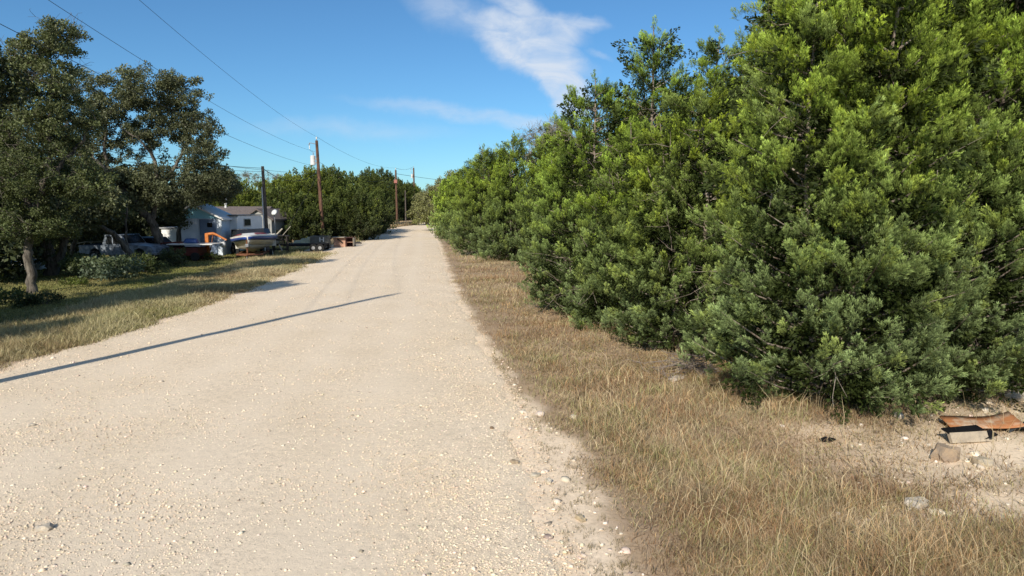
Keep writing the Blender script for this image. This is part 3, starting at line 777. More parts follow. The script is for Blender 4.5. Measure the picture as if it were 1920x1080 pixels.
# dark cedar leaning in at the left edge (high crown) and shade trees beside it
EDGE = (-14.75, 17.6)
broadleaf('oak_tree', EDGE[0], EDGE[1], [([(0, 0, -.1), (-.2, 0, 2.5), (.2, 0, 5.5), (.3, 0, 7.6)], .2, .06)], [((.55, 0, 6.6), (1.55, 1.4, 1.15), 1), ((-.6, .2, 5.6), (1.5, 1.5, 1.2), 1)], 660,
          'very dark foliage jutting in at the upper left edge', 'oak tree', 0, nclump=190, cr=(.4, .6), col=(.03, .042, .016), hi=(.04, .05, .02))
for i, (x, y, h, r) in enumerate([(-15.0, 9.8, 6.0, 1.7), (-17.3, 13.0, 8.2, 2.3), (-18.5, 6.5, 7.5, 2.2), (-17.9, 17.6, 8.3, 2.0)]):
    cedar(x, y, h, r, 680+i, ['short cedar beside the road, left of the camera', 'medium cedar left of the camera behind the short one', 'tallest cedar left of the camera', 'slim tall cedar at the left verge beyond the frame edge'][i], 2, 0, 1.0, group='roadside cedars left of the camera')

# ------------------------------------------------------------------ shrubs and small plants
def shrub(px, py, r, h, label, seed, col=(.08, .10, .03), n=26, name='shrub', hi=(.12, .15, .04)):
    x, y, z = at(px, py)
    sk = [([(0, 0, -.05), (.1*r, 0, h*.4), (.3*r, 0, h*.8)], .02, .008), ([(0, 0, -.05), (-.3*r, .1, h*.4), (-.5*r, 0, h*.7)], .018, .008)]
    return broadleaf(name, x, y, sk, [((0, 0, h*.5), (r, r, h*.45), 1)], seed, label, 'shrub', 1, nclump=n, cr=(r*.28, r*.42), col=col, hi=hi, twr=.006)
SHR = [((35, 575), 1.0, 1.1, 'dark round shrub at the left edge below the thin trunk', (.05, .065, .025), 34),
       ((88, 570), .75, .75, 'dark low shrub right of the thin speckled trunk', (.035, .045, .018), 30),
       ((140, 535), .8, .5, 'bright low shrub on the lawn before the pickup', (.12, .15, .03), 26),
       ((120, 508), 1.1, .9, 'mid green shrub before the white slats', (.08, .10, .035), 30),
       ((165, 517), 1.2, .9, 'grey green shrub below the pickup rear wheel', (.08, .10, .05), 34),
       ((205, 523), 1.3, .8, 'greyish cactus like shrub under the pickup', (.10, .13, .09), 34),
       ((275, 512), 1.0, .9, 'dark shrub at the foot of the leaning trunk', (.04, .055, .02), 30),
       ((325, 500), .9, .9, 'dark brushy shrub between the oak trunks', (.045, .05, .025), 30),
       ((362, 487), 1.1, 1.1, 'dark shrub under the orange boom', (.04, .055, .02), 34),
       ((398, 488), .9, .8, 'dark shrub right of the orange boom base', (.045, .06, .02), 28),
       ((20, 520), 1.2, 1.2, 'yellow green shrub by the white hull at the left edge', (.11, .13, .03), 34),
       ((565, 447), 1.4, 1.5, 'bright green shrub behind the black trailer', (.11, .16, .035), 34),
       ((578, 446), .9, 1.3, 'second bright green shrub, closer to the transformer pole', (.11, .16, .035), 30),
       ((700, 425), 2.2, 1.8, 'grey green brush at the left of the road bend', (.08, .095, .045), 40),
       ((672, 432), 1.8, 1.5, 'grey green brush behind the pile of junk', (.08, .095, .045), 36),
       ]
for i, (p, r, h, lab, c, n) in enumerate(SHR): shrub(*p, r*(1.0 if i in (3, 4, 5, 6, 7) else .75), h*(1.15 if i in (3, 4, 5, 6, 7) else .6), lab, 700+i, c, int(n*(1.1 if i in (3, 4, 5, 6, 7) else .7)))

def blade_clump(P0, n, L, w, rng, spread=.9, cup=.6):
    """stiff blades radiating from a point: returns V,Q"""
    V = []; Q = []; 
    for i in range(n):
        a = rng.uniform(0, 2*PI); el = rng.uniform(.25, 1.5); l = L*rng.uniform(.7, 1.1)
        d = np.array([math.cos(a)*math.cos(el), math.sin(a)*math.cos(el), math.sin(el)]); s = unit(np.cross(d, [0, 0, 1.]))*w
        p0 = np.zeros(3); p1 = d*l*.5; p2 = d*l+np.array([0, 0, -.1*l])
        k = len(V); V += [p0-s*.6, p0+s*.6, p1+s, p1-s, p2+s*.1, p2-s*.1]; Q += [(k, k+1, k+2, k+3), (k+3, k+2, k+4, k+5)]
    return np.array(V), np.array(Q)
for i, (px, py, L, lab) in enumerate([(657, 425, 1.5, 'yucca with spiky light green leaves near the road bend'), (568, 458, 1.1, 'yucca behind the black flatbed trailer')]):
    x, y, z = at(px, py); V, Q = blade_clump(None, 70, L, .035, np.random.default_rng(i)); V[:, 2] += .15
    me = mesh_np('yucca_plant', V, Q, None, np.tile([.16, .22, .06], (len(V), 1))); o = link_mesh('yucca_plant', me, M['grass']); o.location = (x, y, z); tag(o, lab, 'yucca')

# ------------------------------------------------------------------ grass
def grass(name, X, Y, H, W, C, rng, lean=.5, label='', zoff=-.01):
    n = len(X); z = gz(X, Y)+zoff
    a = rng.uniform(0, 2*PI, n); le = np.abs(rng.normal(0, lean, n)); le = np.clip(le, 0, 1.45)
    d = np.stack([np.cos(a)*np.sin(le), np.sin(a)*np.sin(le), np.cos(le)], -1)
    b = rng.uniform(0, 2*PI, n); s = np.stack([np.cos(b), np.sin(b), np.zeros(n)], -1)*(W/2)[:, None]
    P = np.stack([X, Y, z], -1); droop = np.stack([np.cos(a), np.sin(a), -.6*np.ones(n)], -1)*(H*rng.uniform(.05, .45, n))[:, None]
    m_ = P+d*(H*.5)[:, None]; t = P+d*H[:, None]+droop
    t[:, 2] = np.maximum(t[:, 2], z+.015)
    V = np.stack([P-s, P+s, m_+s*.8, m_-s*.8, t], 1).reshape(-1, 3)
    i = np.arange(n)*5
    Q = np.stack([i, i+1, i+2, i+3], -1); T = np.stack([i+3, i+2, i+4], -1)
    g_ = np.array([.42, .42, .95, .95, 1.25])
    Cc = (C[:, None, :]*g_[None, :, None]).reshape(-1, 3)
    o = link_mesh(name, mesh_np(name, V, Q, T, Cc), M['grass'])
    return tag(o, label, 'grass', kind='stuff')

def tufted(X, Y, per, rad, rng):
    n = len(X); k = np.repeat(np.arange(n), per); m_ = len(k)
    return X[k]+rng.normal(0, 1, m_)*rad[k], Y[k]+rng.normal(0, 1, m_)*rad[k], k
TAN = np.array([.60, .485, .315]); BRN = np.array([.40, .265, .16]); OLV = np.array([.30, .29, .11]); STRAW = np.array([.76, .62, .38])
def palette(X, Y, n, rng, greener=0.0):
    f = np.clip(.5+.6*wob(X, Y, .55, 2.)+.5*wob(X, Y, 1.9, 5.)+rng.normal(0, .28, n), 0, 1)[:, None]
    g_ = np.clip(-.1+greener+.5*wob(X, Y, .35, 8.)+rng.normal(0, .25, n), 0, 1)[:, None]
    c = BRN*(1-f)+TAN*f; c = c*(1-g_)+OLV*g_
    c = np.where(rng.uniform(0, 1, (n, 1)) < .12, STRAW, c)
    return c*rng.uniform(.7, 1.25, (n, 1))

rng = np.random.default_rng(21)
# right verge, depth-graded tufts
nt_ = 15500
Y = polar(nt_, 3.9, 60, rng); X = rng.uniform(-.2, 1.02, nt_)*Y+.0
edge = X-xs(Y)-.10+.28*wob(X*.4, Y, 1.5, 2.)
keep = (edge > 0) & (X < np.interp(Y, [0, 9, 12, 20, 24, 30, 40, 60], [12, 12, 12, 9, 7, 6, 3, 0.5]))
pr = 1-.94*bare(X, Y); pr *= np.where((Y > 44) & (X > -3.5) & (X < 5), .25, 1)
pr *= np.clip(.35+edge*.9, .35, 1)
keep &= rng.uniform(0, 1, nt_) < pr
X, Y, e = X[keep], Y[keep], edge[keep]
rad = .045+.007*Y
GXx, GYy, k = tufted(X, Y, 40, rad*1.3, rng); n = len(GXx)
tall = np.clip(.55+.5*wob(X, Y, .5, 9.)+.0*e, .25, 1.2)*np.clip(.35+e*.9, .4, 1)*(1-.5*bare(X, Y))
H = ((tall*rng.uniform(.6, 1.5, len(X)))[k]*.255)*rng.uniform(.25, 1.3, n)*(1+GYy*.006)
W = .0019+.00042*GYy
tc_ = rng.uniform(.62, 1.3, (len(X), 1))*np.where(rng.uniform(0, 1, (len(X), 1)) < .24, np.array([[.72, .88, .62]]), np.where(rng.uniform(0, 1, (len(X), 1)) < .35, np.array([[1.0, .84, .72]]), 1.0))
C = palette(GXx, GYy, n, rng)*tc_[k]
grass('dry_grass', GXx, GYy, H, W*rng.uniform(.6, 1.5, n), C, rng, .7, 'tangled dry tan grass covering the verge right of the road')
# thatch lying flat on the right verge
n = 90000
Y = polar(n, 4.0, 40, rng); X = rng.uniform(-.2, 1.02, n)*Y
e = X-xs(Y)-.05+.3*wob(X*.4, Y, 1.5, 2.)
keep = (e > 0) & (X < 9.5) & (rng.uniform(0, 1, n) < (1-.93*bare(X, Y))*np.clip(.25+e, 0, 1)); X, Y = X[keep], Y[keep]; n = len(X)
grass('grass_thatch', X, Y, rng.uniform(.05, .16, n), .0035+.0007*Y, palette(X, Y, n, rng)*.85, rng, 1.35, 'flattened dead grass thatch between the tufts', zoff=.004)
# tall seed stems
n = 1500
Y = polar(n, 4.2, 30, rng); X = rng.uniform(0, 1., n)*Y; e = X-xs(Y)-.5
keep = (e > 0) & (X < 8) & (rng.uniform(0, 1, n) < 1-.6*bare(X, Y)); X, Y = X[keep], Y[keep]; n = len(X)
grass('seed_stalks', X, Y, rng.uniform(.35, .72, n), .003+.0004*Y, np.tile(STRAW, (n, 1))*rng.uniform(.7, 1.1, (n, 1)), rng, .3, 'tall straw coloured seed stalks standing above the dry grass')
# small sparse tufts on the sandy shoulder
n = 260
Y = polar(n, 4.5, 14, rng); X = xr(Y)+(xs(Y)-xr(Y))*rng.uniform(.15, 1.1, n)
GXx, GYy, k = tufted(X, Y, 14, np.full(n, .035), rng); n = len(GXx)
grass('shoulder_tufts', GXx, GYy, rng.uniform(.03, .10, n), np.full(n, .004), (BRN*.5+OLV*.5)*rng.uniform(.5, 1.1, (n, 1)), rng, .9, 'tiny grass tufts dotting the sandy shoulder')
# left verge
nt_ = 15000
Y = polar(nt_, 8, 75, rng); X = xl(Y)-np.abs(rng.uniform(-.1, 1, nt_))**1.3*4.0
e = xl(Y)-X-.1+.3*wob(X*.4, Y, 1.2, 5.)
ap = np.exp(-(((X+15.5)/3.2)**2+((Y-56)/9)**2)**2)
keep = (e > 0) & (X > -.95*Y) & (rng.uniform(0, 1, nt_) > ap*1.4); X, Y, e = X[keep], Y[keep], e[keep]
GXx, GYy, k = tufted(X, Y, 20, .06+.007*Y, rng); n = len(GXx)
H = (np.clip(.75+.4*wob(X, Y, .4, 9.), .4, 1.3)*np.clip(.4+e*.8, .4, 1))[k]*.36*rng.uniform(.35, 1.3, n)
C = palette(GXx, GYy, n, rng, .30)*np.array([.88, .95, .9])
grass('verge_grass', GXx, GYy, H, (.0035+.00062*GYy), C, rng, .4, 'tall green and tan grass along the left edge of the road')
# lawn
n = 160000
Y = polar(n, 14, 62, rng); X = xl(Y)-2.5-rng.uniform(0, 1, n)*14
keep = (X > -.85*Y); X, Y = X[keep], Y[keep]; n = len(X)
f = np.clip(.5+.5*wob(X, Y, .5, 1.)+rng.normal(0, .2, n), 0, 1)[:, None]
C = np.array([.22, .24, .07])*f+np.array([.33, .28, .13])*(1-f)
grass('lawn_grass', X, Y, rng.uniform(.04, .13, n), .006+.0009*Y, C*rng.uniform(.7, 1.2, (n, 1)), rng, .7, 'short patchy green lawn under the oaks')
# far verge at the bend
nt_ = 3200
Y = rng.uniform(62, 150, nt_); X = xl(Y)-rng.uniform(0, 1, nt_)*5
GXx, GYy, k = tufted(X, Y, 14, np.full(nt_, .35), rng); n = len(GXx)
grass('bend_grass', GXx, GYy, rng.uniform(.2, .75, n), np.full(n, .06), palette(GXx, GYy, n, rng, -.1)*.95, rng, .4, 'tan grass lining the left side of the distant bend')

# dead brush at right edge
def brush(px, py, seed, label, R=1.2, n=60, up=.5, col=(.36, .31, .27)):
    x, y, z = at(px, py); rng = np.random.default_rng(seed); lines = []
    for k in range(n):
        s0 = rng.normal(0, .15*R, 3)+np.array([rng.uniform(0, R*.6), 0, .1]); s0[2] = abs(s0[2]); dd = unit(np.array([-1., -.5, up])+rng.normal(0, .6, 3)); L = R*rng.uniform(.5, 1.3)
        e = s0+dd*L; e[2] = max(e[2], .04); p = curve(s0, e, 6, rng, .13); lines.append((p, np.linspace(.011, .003, 6)))
        for q in range(4):
            j = rng.integers(1, 5); lines.append((curve(p[j], p[j]+unit(dd+rng.normal(0, .6, 3))*L*.4, 4, rng, .12), np.linspace(.005, .0018, 4)))
    o = link_mesh('dead_branches', tubes_mesh('dead_branches', lines, 4, col), M['twig']); o.location = (x, y, z); tag(o, label, 'branches'); return o
brush(1890, 712, 1, 'tangle of bare grey branches at the right edge behind the rusty sheet', 1.4, 70, .45)
brush(1850, 640, 2, 'dead twigs low in the shade by the right edge', 1.4, 60, .5)
brush(1290, 700, 3, 'dead twigs under the middle of the cedar hedge', .7, 40, .1, (.25, .21, .18))

# ------------------------------------------------------------------ poles and wires
def utility_pole(x, y, h, label, mat, r=(.17, .11), lean=(0, 0), transformer=False, bracket=True, group='utility poles', rz=0.0, box=None, conduit=False):
    z = gzf(x, y); t = thing('utility_pole', label, 'utility pole', (x, y, z), rz, group)
    m_ = MB(); m_.tube([(0, 0, -.3), (lean[0]*.5, lean[1]*.5, h*.5), (lean[0], lean[1], h)], [r[0], (r[0]+r[1])/2, r[1]], 14); m_.build('shaft', mat, t, sm=False)
    tx, ty = lean
    if bracket:
        MB().lathe((tx, ty, h), [(.03, 0), (.03, .12), (.07, .14), (.085, .2), (.05, .23), (.075, .27), (.04, .33), (.02, .36)], 14).build('insulator', M['white_metal'], t, sm=True)
    if transformer:
        tr = MB(); c = (tx-.38, ty-.12, h-1.9)
        tr.lathe(c, [(.20, -.42), (.235, -.40), (.235, .36), (.25, .37), (.25, .42), (.17, .48), (.03, .50)], 24); tr.box((tx-.17, ty-.05, h-1.75), (.2, .08, .1)); tr.box((tx-.17, ty-.05, h-2.1), (.2, .08, .1))
        to = tr.build('transformer', M['white_metal'], t, bevel=0)
        MB().lathe((c[0]+.05, c[1], c[2]+.48), [(.03, 0), (.05, .05), (.03, .1), (.05, .15), (.03, .2), (.045, .25), (.015, .32)], 12).build('bushing', M['grey_metal'], to)
        a = MB(); a.tube([(tx, ty, h-.35), (tx-.62, ty-.1, h-.22)], .03, 8); a.tube([(tx-.62, ty-.1, h-.22), (tx-.72, ty-.1, h-.42)], .05, 8); ao = a.build('cutout_arm', M['grey_metal'], t)
        MB().tube([(tx-.72, ty-.1, h-.42), (tx-.6, ty-.1, h-.95), (c[0]+.05, c[1], c[2]+.8)], .012, 6).build('jumper', M['wire'], t)
        MB().lathe((tx-.66, ty-.1, h-.62), [(.02, -.2), (.05, -.18), (.035, -.1), (.05, 0), (.035, .08), (.05, .16), (.02, .18)], 10).build('fuse', M['white_metal'], ao)
    if box: MB().box((tx, ty-.22, box[0]), (.55, .35, .6)).build('equipment_box', box[1], t, .02)
    if conduit:
        MB().tube([(-.17, -.12, .0), (-.24, -.12, h*.76)], .045, 8).build('conduit', M['white_metal'], t)
        MB().box((-.2, -.1, 1.5), (.28, .16, .42)).build('meter_box', M['grey_metal'], t, .01)
    return Vector((x+tx, y+ty, z+h))
P0 = utility_pole(-10.25, 9.0, 10.35, 'utility pole beside the camera throwing the long thin shadow over the road', M['pole'])
YN = 66.0; xN = px2x(606, YN)
P1 = utility_pole(xN, YN, topz(266, YN)-gzf(xN, YN), 'brown wooden pole with white transformer beside the junk pile', M['pole'], (.20, .13), lean=(-.34, 0), transformer=True)
YS = 54.0; xS = px2x(502, YS)
P2 = utility_pole(xS, YS, topz(313, YS)-gzf(xS, YS), 'short dark pole with grey conduit behind the boat', M['pole_grey'], (.15, .11), lean=(-.16, 0), bracket=False, conduit=True)
M['redbox'] = simple('faded_red', (.40, .16, .12), (.28, .1, .08), .6)
Y3 = 118.0; x3 = px2x(745, Y3)
P3 = utility_pole(x3, Y3, topz(320, Y3)-gzf(x3, Y3), 'distant pole with a faded red box near the top', M['pole'], (.2, .14), lean=(-.1, 0), box=(topz(341, Y3)-gzf(x3, Y3), M['redbox']))
Y4 = 160.0; x4 = px2x(778, Y4)
P4 = utility_pole(x4, Y4, topz(316, Y4)-gzf(x4, Y4), 'farthest pole at the road end with a small white transformer', M['pole'], (.24, .16), lean=(-.1, 0), transformer=True)
Y5 = 125.0; x5 = px2x(761, Y5)
P5 = utility_pole(x5, Y5, topz(357, Y5)-gzf(x5, Y5), 'short black pole left of the white camper', M['pole_grey'], (.13, .1), bracket=False)
# second out-of-frame pole for the lines going up-left
def wire(a, b, sag, r, label, cat='power line'):
    a, b = Vector(a), Vector(b); pts = []
    for i in range(25):
        t = i/24; p = a.lerp(b, t); p.z -= 4*sag*t*(1-t); pts.append(p)
    m_ = MB(); m_.tube(pts, r, 6); return tag(m_.build('power_line', M['wire'], None), label, cat)
wire(P0+Vector((0, 0, .36)), P1+Vector((0, 0, .36)), .7, .007, 'uppermost power line running from the top left to the transformer pole top')
def mid(p, dz, dx=0, dy=0): return Vector((p.x+dx, p.y+dy, p.z+dz))
wire(mid(P0, -1.6, -.15), mid(P1, -1.05, -.15), .75, .007, 'second power line, passing just above the oak crown')
wire(mid(P0, -2.9, -.15), mid(P1, -2.4, -.2), .6, .008, 'thick lower cable crossing the top of the oaks')
wire(mid(P1, 0.36), mid(P3, .36), .8, .01, 'line from the transformer pole top to the distant pole')
wire(mid(P1, -2.0, .15), mid(P3, -.6), 1.6, .012, 'sagging cable from below the transformer to the distant pole')
wire(mid(P3, -.6), (6, 168, 9.5), .8, .03, 'cable from the distant pole across the road into the right hand trees')
wire(mid(P3, .36), mid(P4, .36), .5, .02, 'short line between the two distant poles')
wire(mid(P1, -3.0, -.1), mid(P2, -.15), .9, .024, 'drooping service cable from the transformer pole to the short pole')
wire(mid(P2, -.15), (-34, 44, 8.5), .5, .018, 'service line from the short pole to the left behind the oak')
wire(mid(P2, -.4), (-34, 40, 7.9), .6, .014, 'lower service line from the short pole to the left')
wire(mid(P1, -3.1, -.1), (-36, 46, 9.8), .9, .014, 'thin line from the transformer pole to the left behind the oak')
wire(mid(P1, -3.3), (px2x(533, 64), 62, gzf(-21, 62)+.05), .0, .012, 'guy wire slanting down left from the transformer pole', 'guy wire')

# ------------------------------------------------------------------ house group
def frame_at(px, Y, rz=0.0, dz=0.0):
    x = px2x(px, Y); return (x, Y, gzf(x, Y)+dz), rz
M['siding_grey'] = simple('grey_siding', (.36, .36, .34), (.28, .28, .27), .7, 3)
M['shingle'] = simple('grey_shingle', (.17, .14, .13), (.10, .085, .08), .9, 8, bmp=.6)
M['white_wall'] = simple('white_painted_wall', (.88, .88, .86), (.80, .80, .79), .6, 1.5)
M['blue_wall'] = simple('pale_blue_siding', (.74, .80, .87), (.60, .68, .78), .7, 2)
M['cyan'] = simple('turquoise_gable', (.42, .80, .92), (.34, .72, .86), .6, 2)
M['blue_roof'] = simple('white_trim', (.8, .8, .8), (.7, .7, .7), .5, 2)
M['glass_dark'] = simple('dark_window', (.02, .022, .025), (.012, .013, .015), .15, 2, spec=.6)
l, _ = frame_at(470, 66); gh = thing('shingled_house', 'grey sided house with a brown grey shingle roof behind the white addition', 'house', l, math.radians(-8))
W_, D_ = 6.4, 4.2; zt = topz(408, 64)-l[2]; rz_ = topz(387, 66)-l[2]
w = MB(); w.box((0, 0, zt/2), (W_, D_, zt)); w.build('wall', M['siding_grey'], gh)
rf = MB(); rf.prism([(-D_/2-.35, zt-.1), (0, rz_), (D_/2+.35, zt-.1), (D_/2+.35, zt-.22), (0, rz_-.14), (-D_/2-.35, zt-.22)], -W_/2-.3, W_/2-.9); rf.build('roof', M['shingle'], gh)
g2 = MB(); g2.prism([(W_/2-2.0, 0), (W_/2-2.0, zt), (W_/2-.75, rz_-.35), (W_/2+.55, zt), (W_/2+.55, 0)], -D_/2-.9, D_/2-.6, 'Y'); g2.build('gable_wall', M['siding_grey'], gh)
g3 = MB(); g3.prism([(W_/2-2.3, zt-.12), (W_/2-.75, rz_-.2), (W_/2+.85, zt-.12), (W_/2+.85, zt-.26), (W_/2-.75, rz_-.34), (W_/2-2.3, zt-.26)], -D_/2-1.15, D_/2-.5, 'Y'); g3.build('gable_roof', M['shingle'], gh)
for wx in (W_/2-1.55, W_/2-1.0, W_/2+.1):
    f = MB().box((wx, -D_/2-.93, 1.35), (.5, .08, 1.25)).build('window', M['siding_grey'], gh); MB().box((wx, -D_/2-.975, 1.35), (.34, .03, 1.05)).build('pane', M['glass_dark'], f)
MB().box((-1.6, -D_/2-.03, 1.4), (.8, .07, 1.0)).build('window', M['glass_dark'], gh)
MB().tube([(-2.3, -.2, rz_-.9), (-2.3, -.2, rz_+.95)], .12, 12).build('vent_pipe', M['white_metal'], gh)

# white camper-like addition
YB = 51.0; l, _ = frame_at(452, YB); zt = topz(404, YB)-l[2]; zb = topz(431, YB)-l[2]
wa = thing('camper_trailer', 'white boxy camper with a square window right of the blue building', 'camper', l, math.radians(-14))
MB().prism([(-1.5, .25), (-1.5, zt-.1), (-1.3, zt), (1.4, zt), (1.55, zt-.15), (1.6, .25)], -.8, .85).build('body', M['white_wall'], wa, .03)
f = MB().box((.87, -.35, zt-.5), (.04, .8, .55)).build('window', M['grey_metal'], wa); MB().box((.90, -.35, zt-.5), (.02, .68, .44)).build('pane', M['glass_dark'], f)
MB().box((0.05, 0, zt+.05), (1.75, 3.1, .06)).build('roof_cap', M['siding_grey'], wa, .02)
for sx in (-.75, .8):
    w_ = MB().lathe((sx, .4, .33), [(.33, -.1), (.33, .1)], 18, 'X').build('wheel', M['rubber'], wa, .02)

# blue building with turquoise gable
YB = 49.0; l, _ = frame_at(394, YB); zt = topz(409, YB)-l[2]; zr = topz(386, YB)-l[2]
bb = thing('blue_building', 'pale blue building with a turquoise gable behind the orange boom', 'building', l, math.radians(4))
MB().prism([(-1.4, -.1), (1.35, -.1), (1.35, zt), (-1.4, zt)], -1.4, 1.6, 'Y').build('wall', M['blue_wall'], bb)
MB().prism([(-1.4, zt), (1.35, zt), (-.6, zr)], -1.42, 1.6, 'Y').build('gable', M['cyan'], bb)
MB().prism([(-1.6, zt-.05), (-.6, zr+.04), (1.6, zt-.12), (1.6, zt), (-.6, zr+.16), (-1.6, zt+.07)], -1.7, 1.8, 'Y').build('roof', M['blue_roof'], bb)
dp = MB().box((.45, -1.45, zt/2-.05), (1.1, .08, zt+.0)).build('door', simple('slate_blue_door', (.20, .26, .36), (.15, .2, .3), .6), bb)
MB().box((.6, -1.5, zt-.45), (.34, .03, .3)).build('window', M['glass_dark'], dp)
l, _ = frame_at(352, 50); wb = thing('white_shed', 'white shed wall glimpsed between the oak trunks', 'shed', l, 0)
MB().box((0, 0, .95), (2.6, 2.2, 1.9)).build('wall', M['white_wall'], wb); MB().box((0, 0, 1.98), (2.8, 2.4, .1)).build('roof', M['grey_metal'], wb)

# satellite dish on a post
x, Y = px2x(516, 60), 60; z = gzf(x, Y); sd = thing('satellite_dish', 'white round satellite dish on a post beside the house', 'satellite dish', (x, Y, z))
zc = topz(398, Y)-z
MB().tube([(0, .1, 0), (0, .1, zc-.15)], .035, 8).build('post', M['grey_metal'], sd)
d = MB(); d.lathe((0, 0, 0), [(.02, .08), (.12, .07), (.22, .03), (.31, -.04), (.32, -.04), (.22, .05), (.12, .09), (.02, .1)], 24)
do = d.build('dish', M['white_metal'], sd, sm=True); do.location = (0, 0, zc); do.rotation_euler = (math.radians(100), 0, math.radians(15)); do.rotation_euler = (math.radians(62), 0, math.radians(-20))
MB().tube([(0, .0, zc-.25), (0, -.35, zc-.12)], .012, 6).build('feed_arm', M['grey_metal'], sd)

# ------------------------------------------------------------------ boat on trailer
M['hull_white'] = simple('gelcoat_white', (.74, .73, .68), (.60, .58, .52), .3, 1.2, spec=.5)
M['hull_low'] = simple('stained_hull_bottom', (.36, .34, .28), (.22, .21, .17), .5, 2)
M['boat_blue'] = simple('boat_blue', (.03, .07, .28), (.02, .05, .2), .35, 2)
M['boat_red'] = simple('boat_red', (.42, .07, .05), (.3, .05, .04), .4, 2)
x, Y = px2x(474, 45), 45; zb = gzf(x, Y)
bt = thing('motor_boat', 'white motor boat with blue and red stripes sitting bow first on a trailer', 'boat', (x, Y, zb+.42), math.radians(14))
def sect(s):
    """s 0 bow -> 1 stern : half beam at gunwale, chine, keel depth"""
    hb = 1.32*(1-(1-s)**2.4)**.8+.04; hc = hb*.72*min(1, s*2.2+.05); y = -2.3+s*5.0
    zk = .0+.42*(1-s)**3; zc = .28+.32*(1-s)**2; zg = .88+.18*(1-s)**1.5
    return y, hb, hc, zk, zc, zg
def hullstrip(f0, f1, name, mat, parent, out=0.0):
    V = []; Q = []; N = 22
    for i in range(N):
        y, hb, hc, zk, zc, zg = sect(i/(N-1))
        for f in (f0, f1):
            # f: 0 keel,1 chine,2 gunwale
            if f <= 1: px_, pz = hc*f, zk+(zc-zk)*f
            else: px_, pz = hc+(hb-hc)*(f-1)**.7, zc+(zg-zc)*(f-1)
            V.append((px_+out, y-out, pz))
    n = len(V); V += [(-a, b_, c) for a, b_, c in V]
    for i in range(N-1):
        Q.append((2*i, 2*i+1, 2*i+3, 2*i+2)); Q.append((n+2*i+1, n+2*i, n+2*i+2, n+2*i+3))
    o = MB().add(V, Q).build(name, mat, parent, sm=True); s_ = o.modifiers.new('s', 'SOLIDIFY'); s_.thickness = .03; return o
bt.scale = (1.12, 1.1, 1.12); bt.rotation_euler = (0, math.radians(-4), math.radians(16))
hullstrip(0, 1, 'hull_bottom', M['hull_low'], bt); hullstrip(1, 2, 'hull_side', M['hull_white'], bt)
hullstrip(1.50, 1.86, 'blue_stripe', M['boat_blue'], bt, .025)
# deck
dk = MB(); V = []; Q = []; N = 14
for i in range(N):
    y, hb, hc, zk, zc, zg = sect(i/(N-1)*.55)
    V += [(-hb, y, zg), (-hb*.5, y, zg+.16*min(1, i/4)), (hb*.5, y, zg+.16*min(1, i/4)), (hb, y, zg)]
for i in range(N-1):
    for k in range(3): Q.append((4*i+k, 4*i+k+1, 4*i+k+5, 4*i+k+4))
dk.add(V, Q).build('deck', M['hull_white'], bt, sm=True)
for sx in (-1, 1):
    r_ = MB(); V = []
    for i in range(8):
        y, hb, hc, zk, zc, zg = sect(.12+i/7*.33); V += [(sx*hb*.60, y, zg+.15), (sx*hb*.86, y, zg+.085)]
    r_.add(V, [(2*i, 2*i+1, 2*i+3, 2*i+2) for i in range(7)]).build('red_decal', M['boat_red'], bt)
ws = MB(); ws.add([(-1.1, .45, 1.02), (-.8, -.1, 1.05), (.8, -.1, 1.05), (1.1, .45, 1.02), (-1.0, .6, 1.32), (-.72, .15, 1.36), (.72, .15, 1.36), (1.0, .6, 1.32)], [(0, 1, 5, 4), (1, 2, 6, 5), (2, 3, 7, 6)])
ws.build('windshield', M['glass_dark'], bt)
MB().box((0, 2.68, .55), (2.4, .06, .75)).build('transom', M['hull_white'], bt)
MB().box((0, 2.95, .75), (.4, .45, .75)).build('outboard_motor', M['black'], bt, .05)
# trailer for it
tb = thing('boat_trailer', 'rusty trailer with a winch post under the motor boat', 'trailer', (x, Y, zb), math.radians(14))
M['rust'] = simple('rusted_steel', (.26, .11, .055), (.12, .05, .03), .8, 7, bmp=.3)
f = MB()
for sx in (-.75, .75): f.box((sx, .3, .38), (.09, 4.2, .09))
f.tube([(-.75, -1.8, .38), (0, -3.1, .40)], .045, 8); f.tube([(.75, -1.8, .38), (0, -3.1, .40)], .045, 8); f.box((0, 1.0, .38), (2.0, .1, .08)); f.box((0, -1.2, .38), (1.6, .08, .07))
f.build('frame', M['rust'], tb)
MB().tube([(0, -2.6, .4), (0, -2.75, 1.35)], .05, 8).build('winch_post', M['rust'], tb)
MB().box((0, -2.72, 1.0), (.2, .22, .2)).build('winch', M['grey_metal'], tb, .02)
MB().tube([(0, -3.0, .4), (0, -3.0, 0)], .035, 8).build('jack', M['grey_metal'], tb)
for sx in (-1, 1):
    w_ = MB().lathe((sx*1.05, 1.0, .3), [(.2, -.1), (.3, -.09), (.3, .09), (.2, .1)], 20, 'X').build('wheel', M['rubber'], tb)
    MB().lathe((sx*1.05, 1.0, .3), [(.17, -.105), (.17, .105)], 16, 'X').build('rim', M['white_metal'], w_)

# black cargo box behind the boat
x, Y = px2x(463, 48.8), 48.8; z = gzf(x, Y); bx_ = thing('black_cargo_trailer', 'black box trailer standing behind the motor boat', 'trailer', (x, Y, z), math.radians(6))
h1, h0 = topz(430, Y)-z, topz(447, Y)-z
MB().box((0, 0, (h1+.5)/2), (1.75, 1.2, h1-.5)).build('body', M['black'], bx_, .04)
MB().box((0, 0, h1+.02), (1.79, 1.24, .04)).build('top_rail', M['grey_metal'], bx_)
for sx in (-1, 1): MB().lathe((sx*1.0, .2, .32), [(.32, -.1), (.32, .1)], 18, 'X').build('wheel', M['rubber'], bx_, .02)

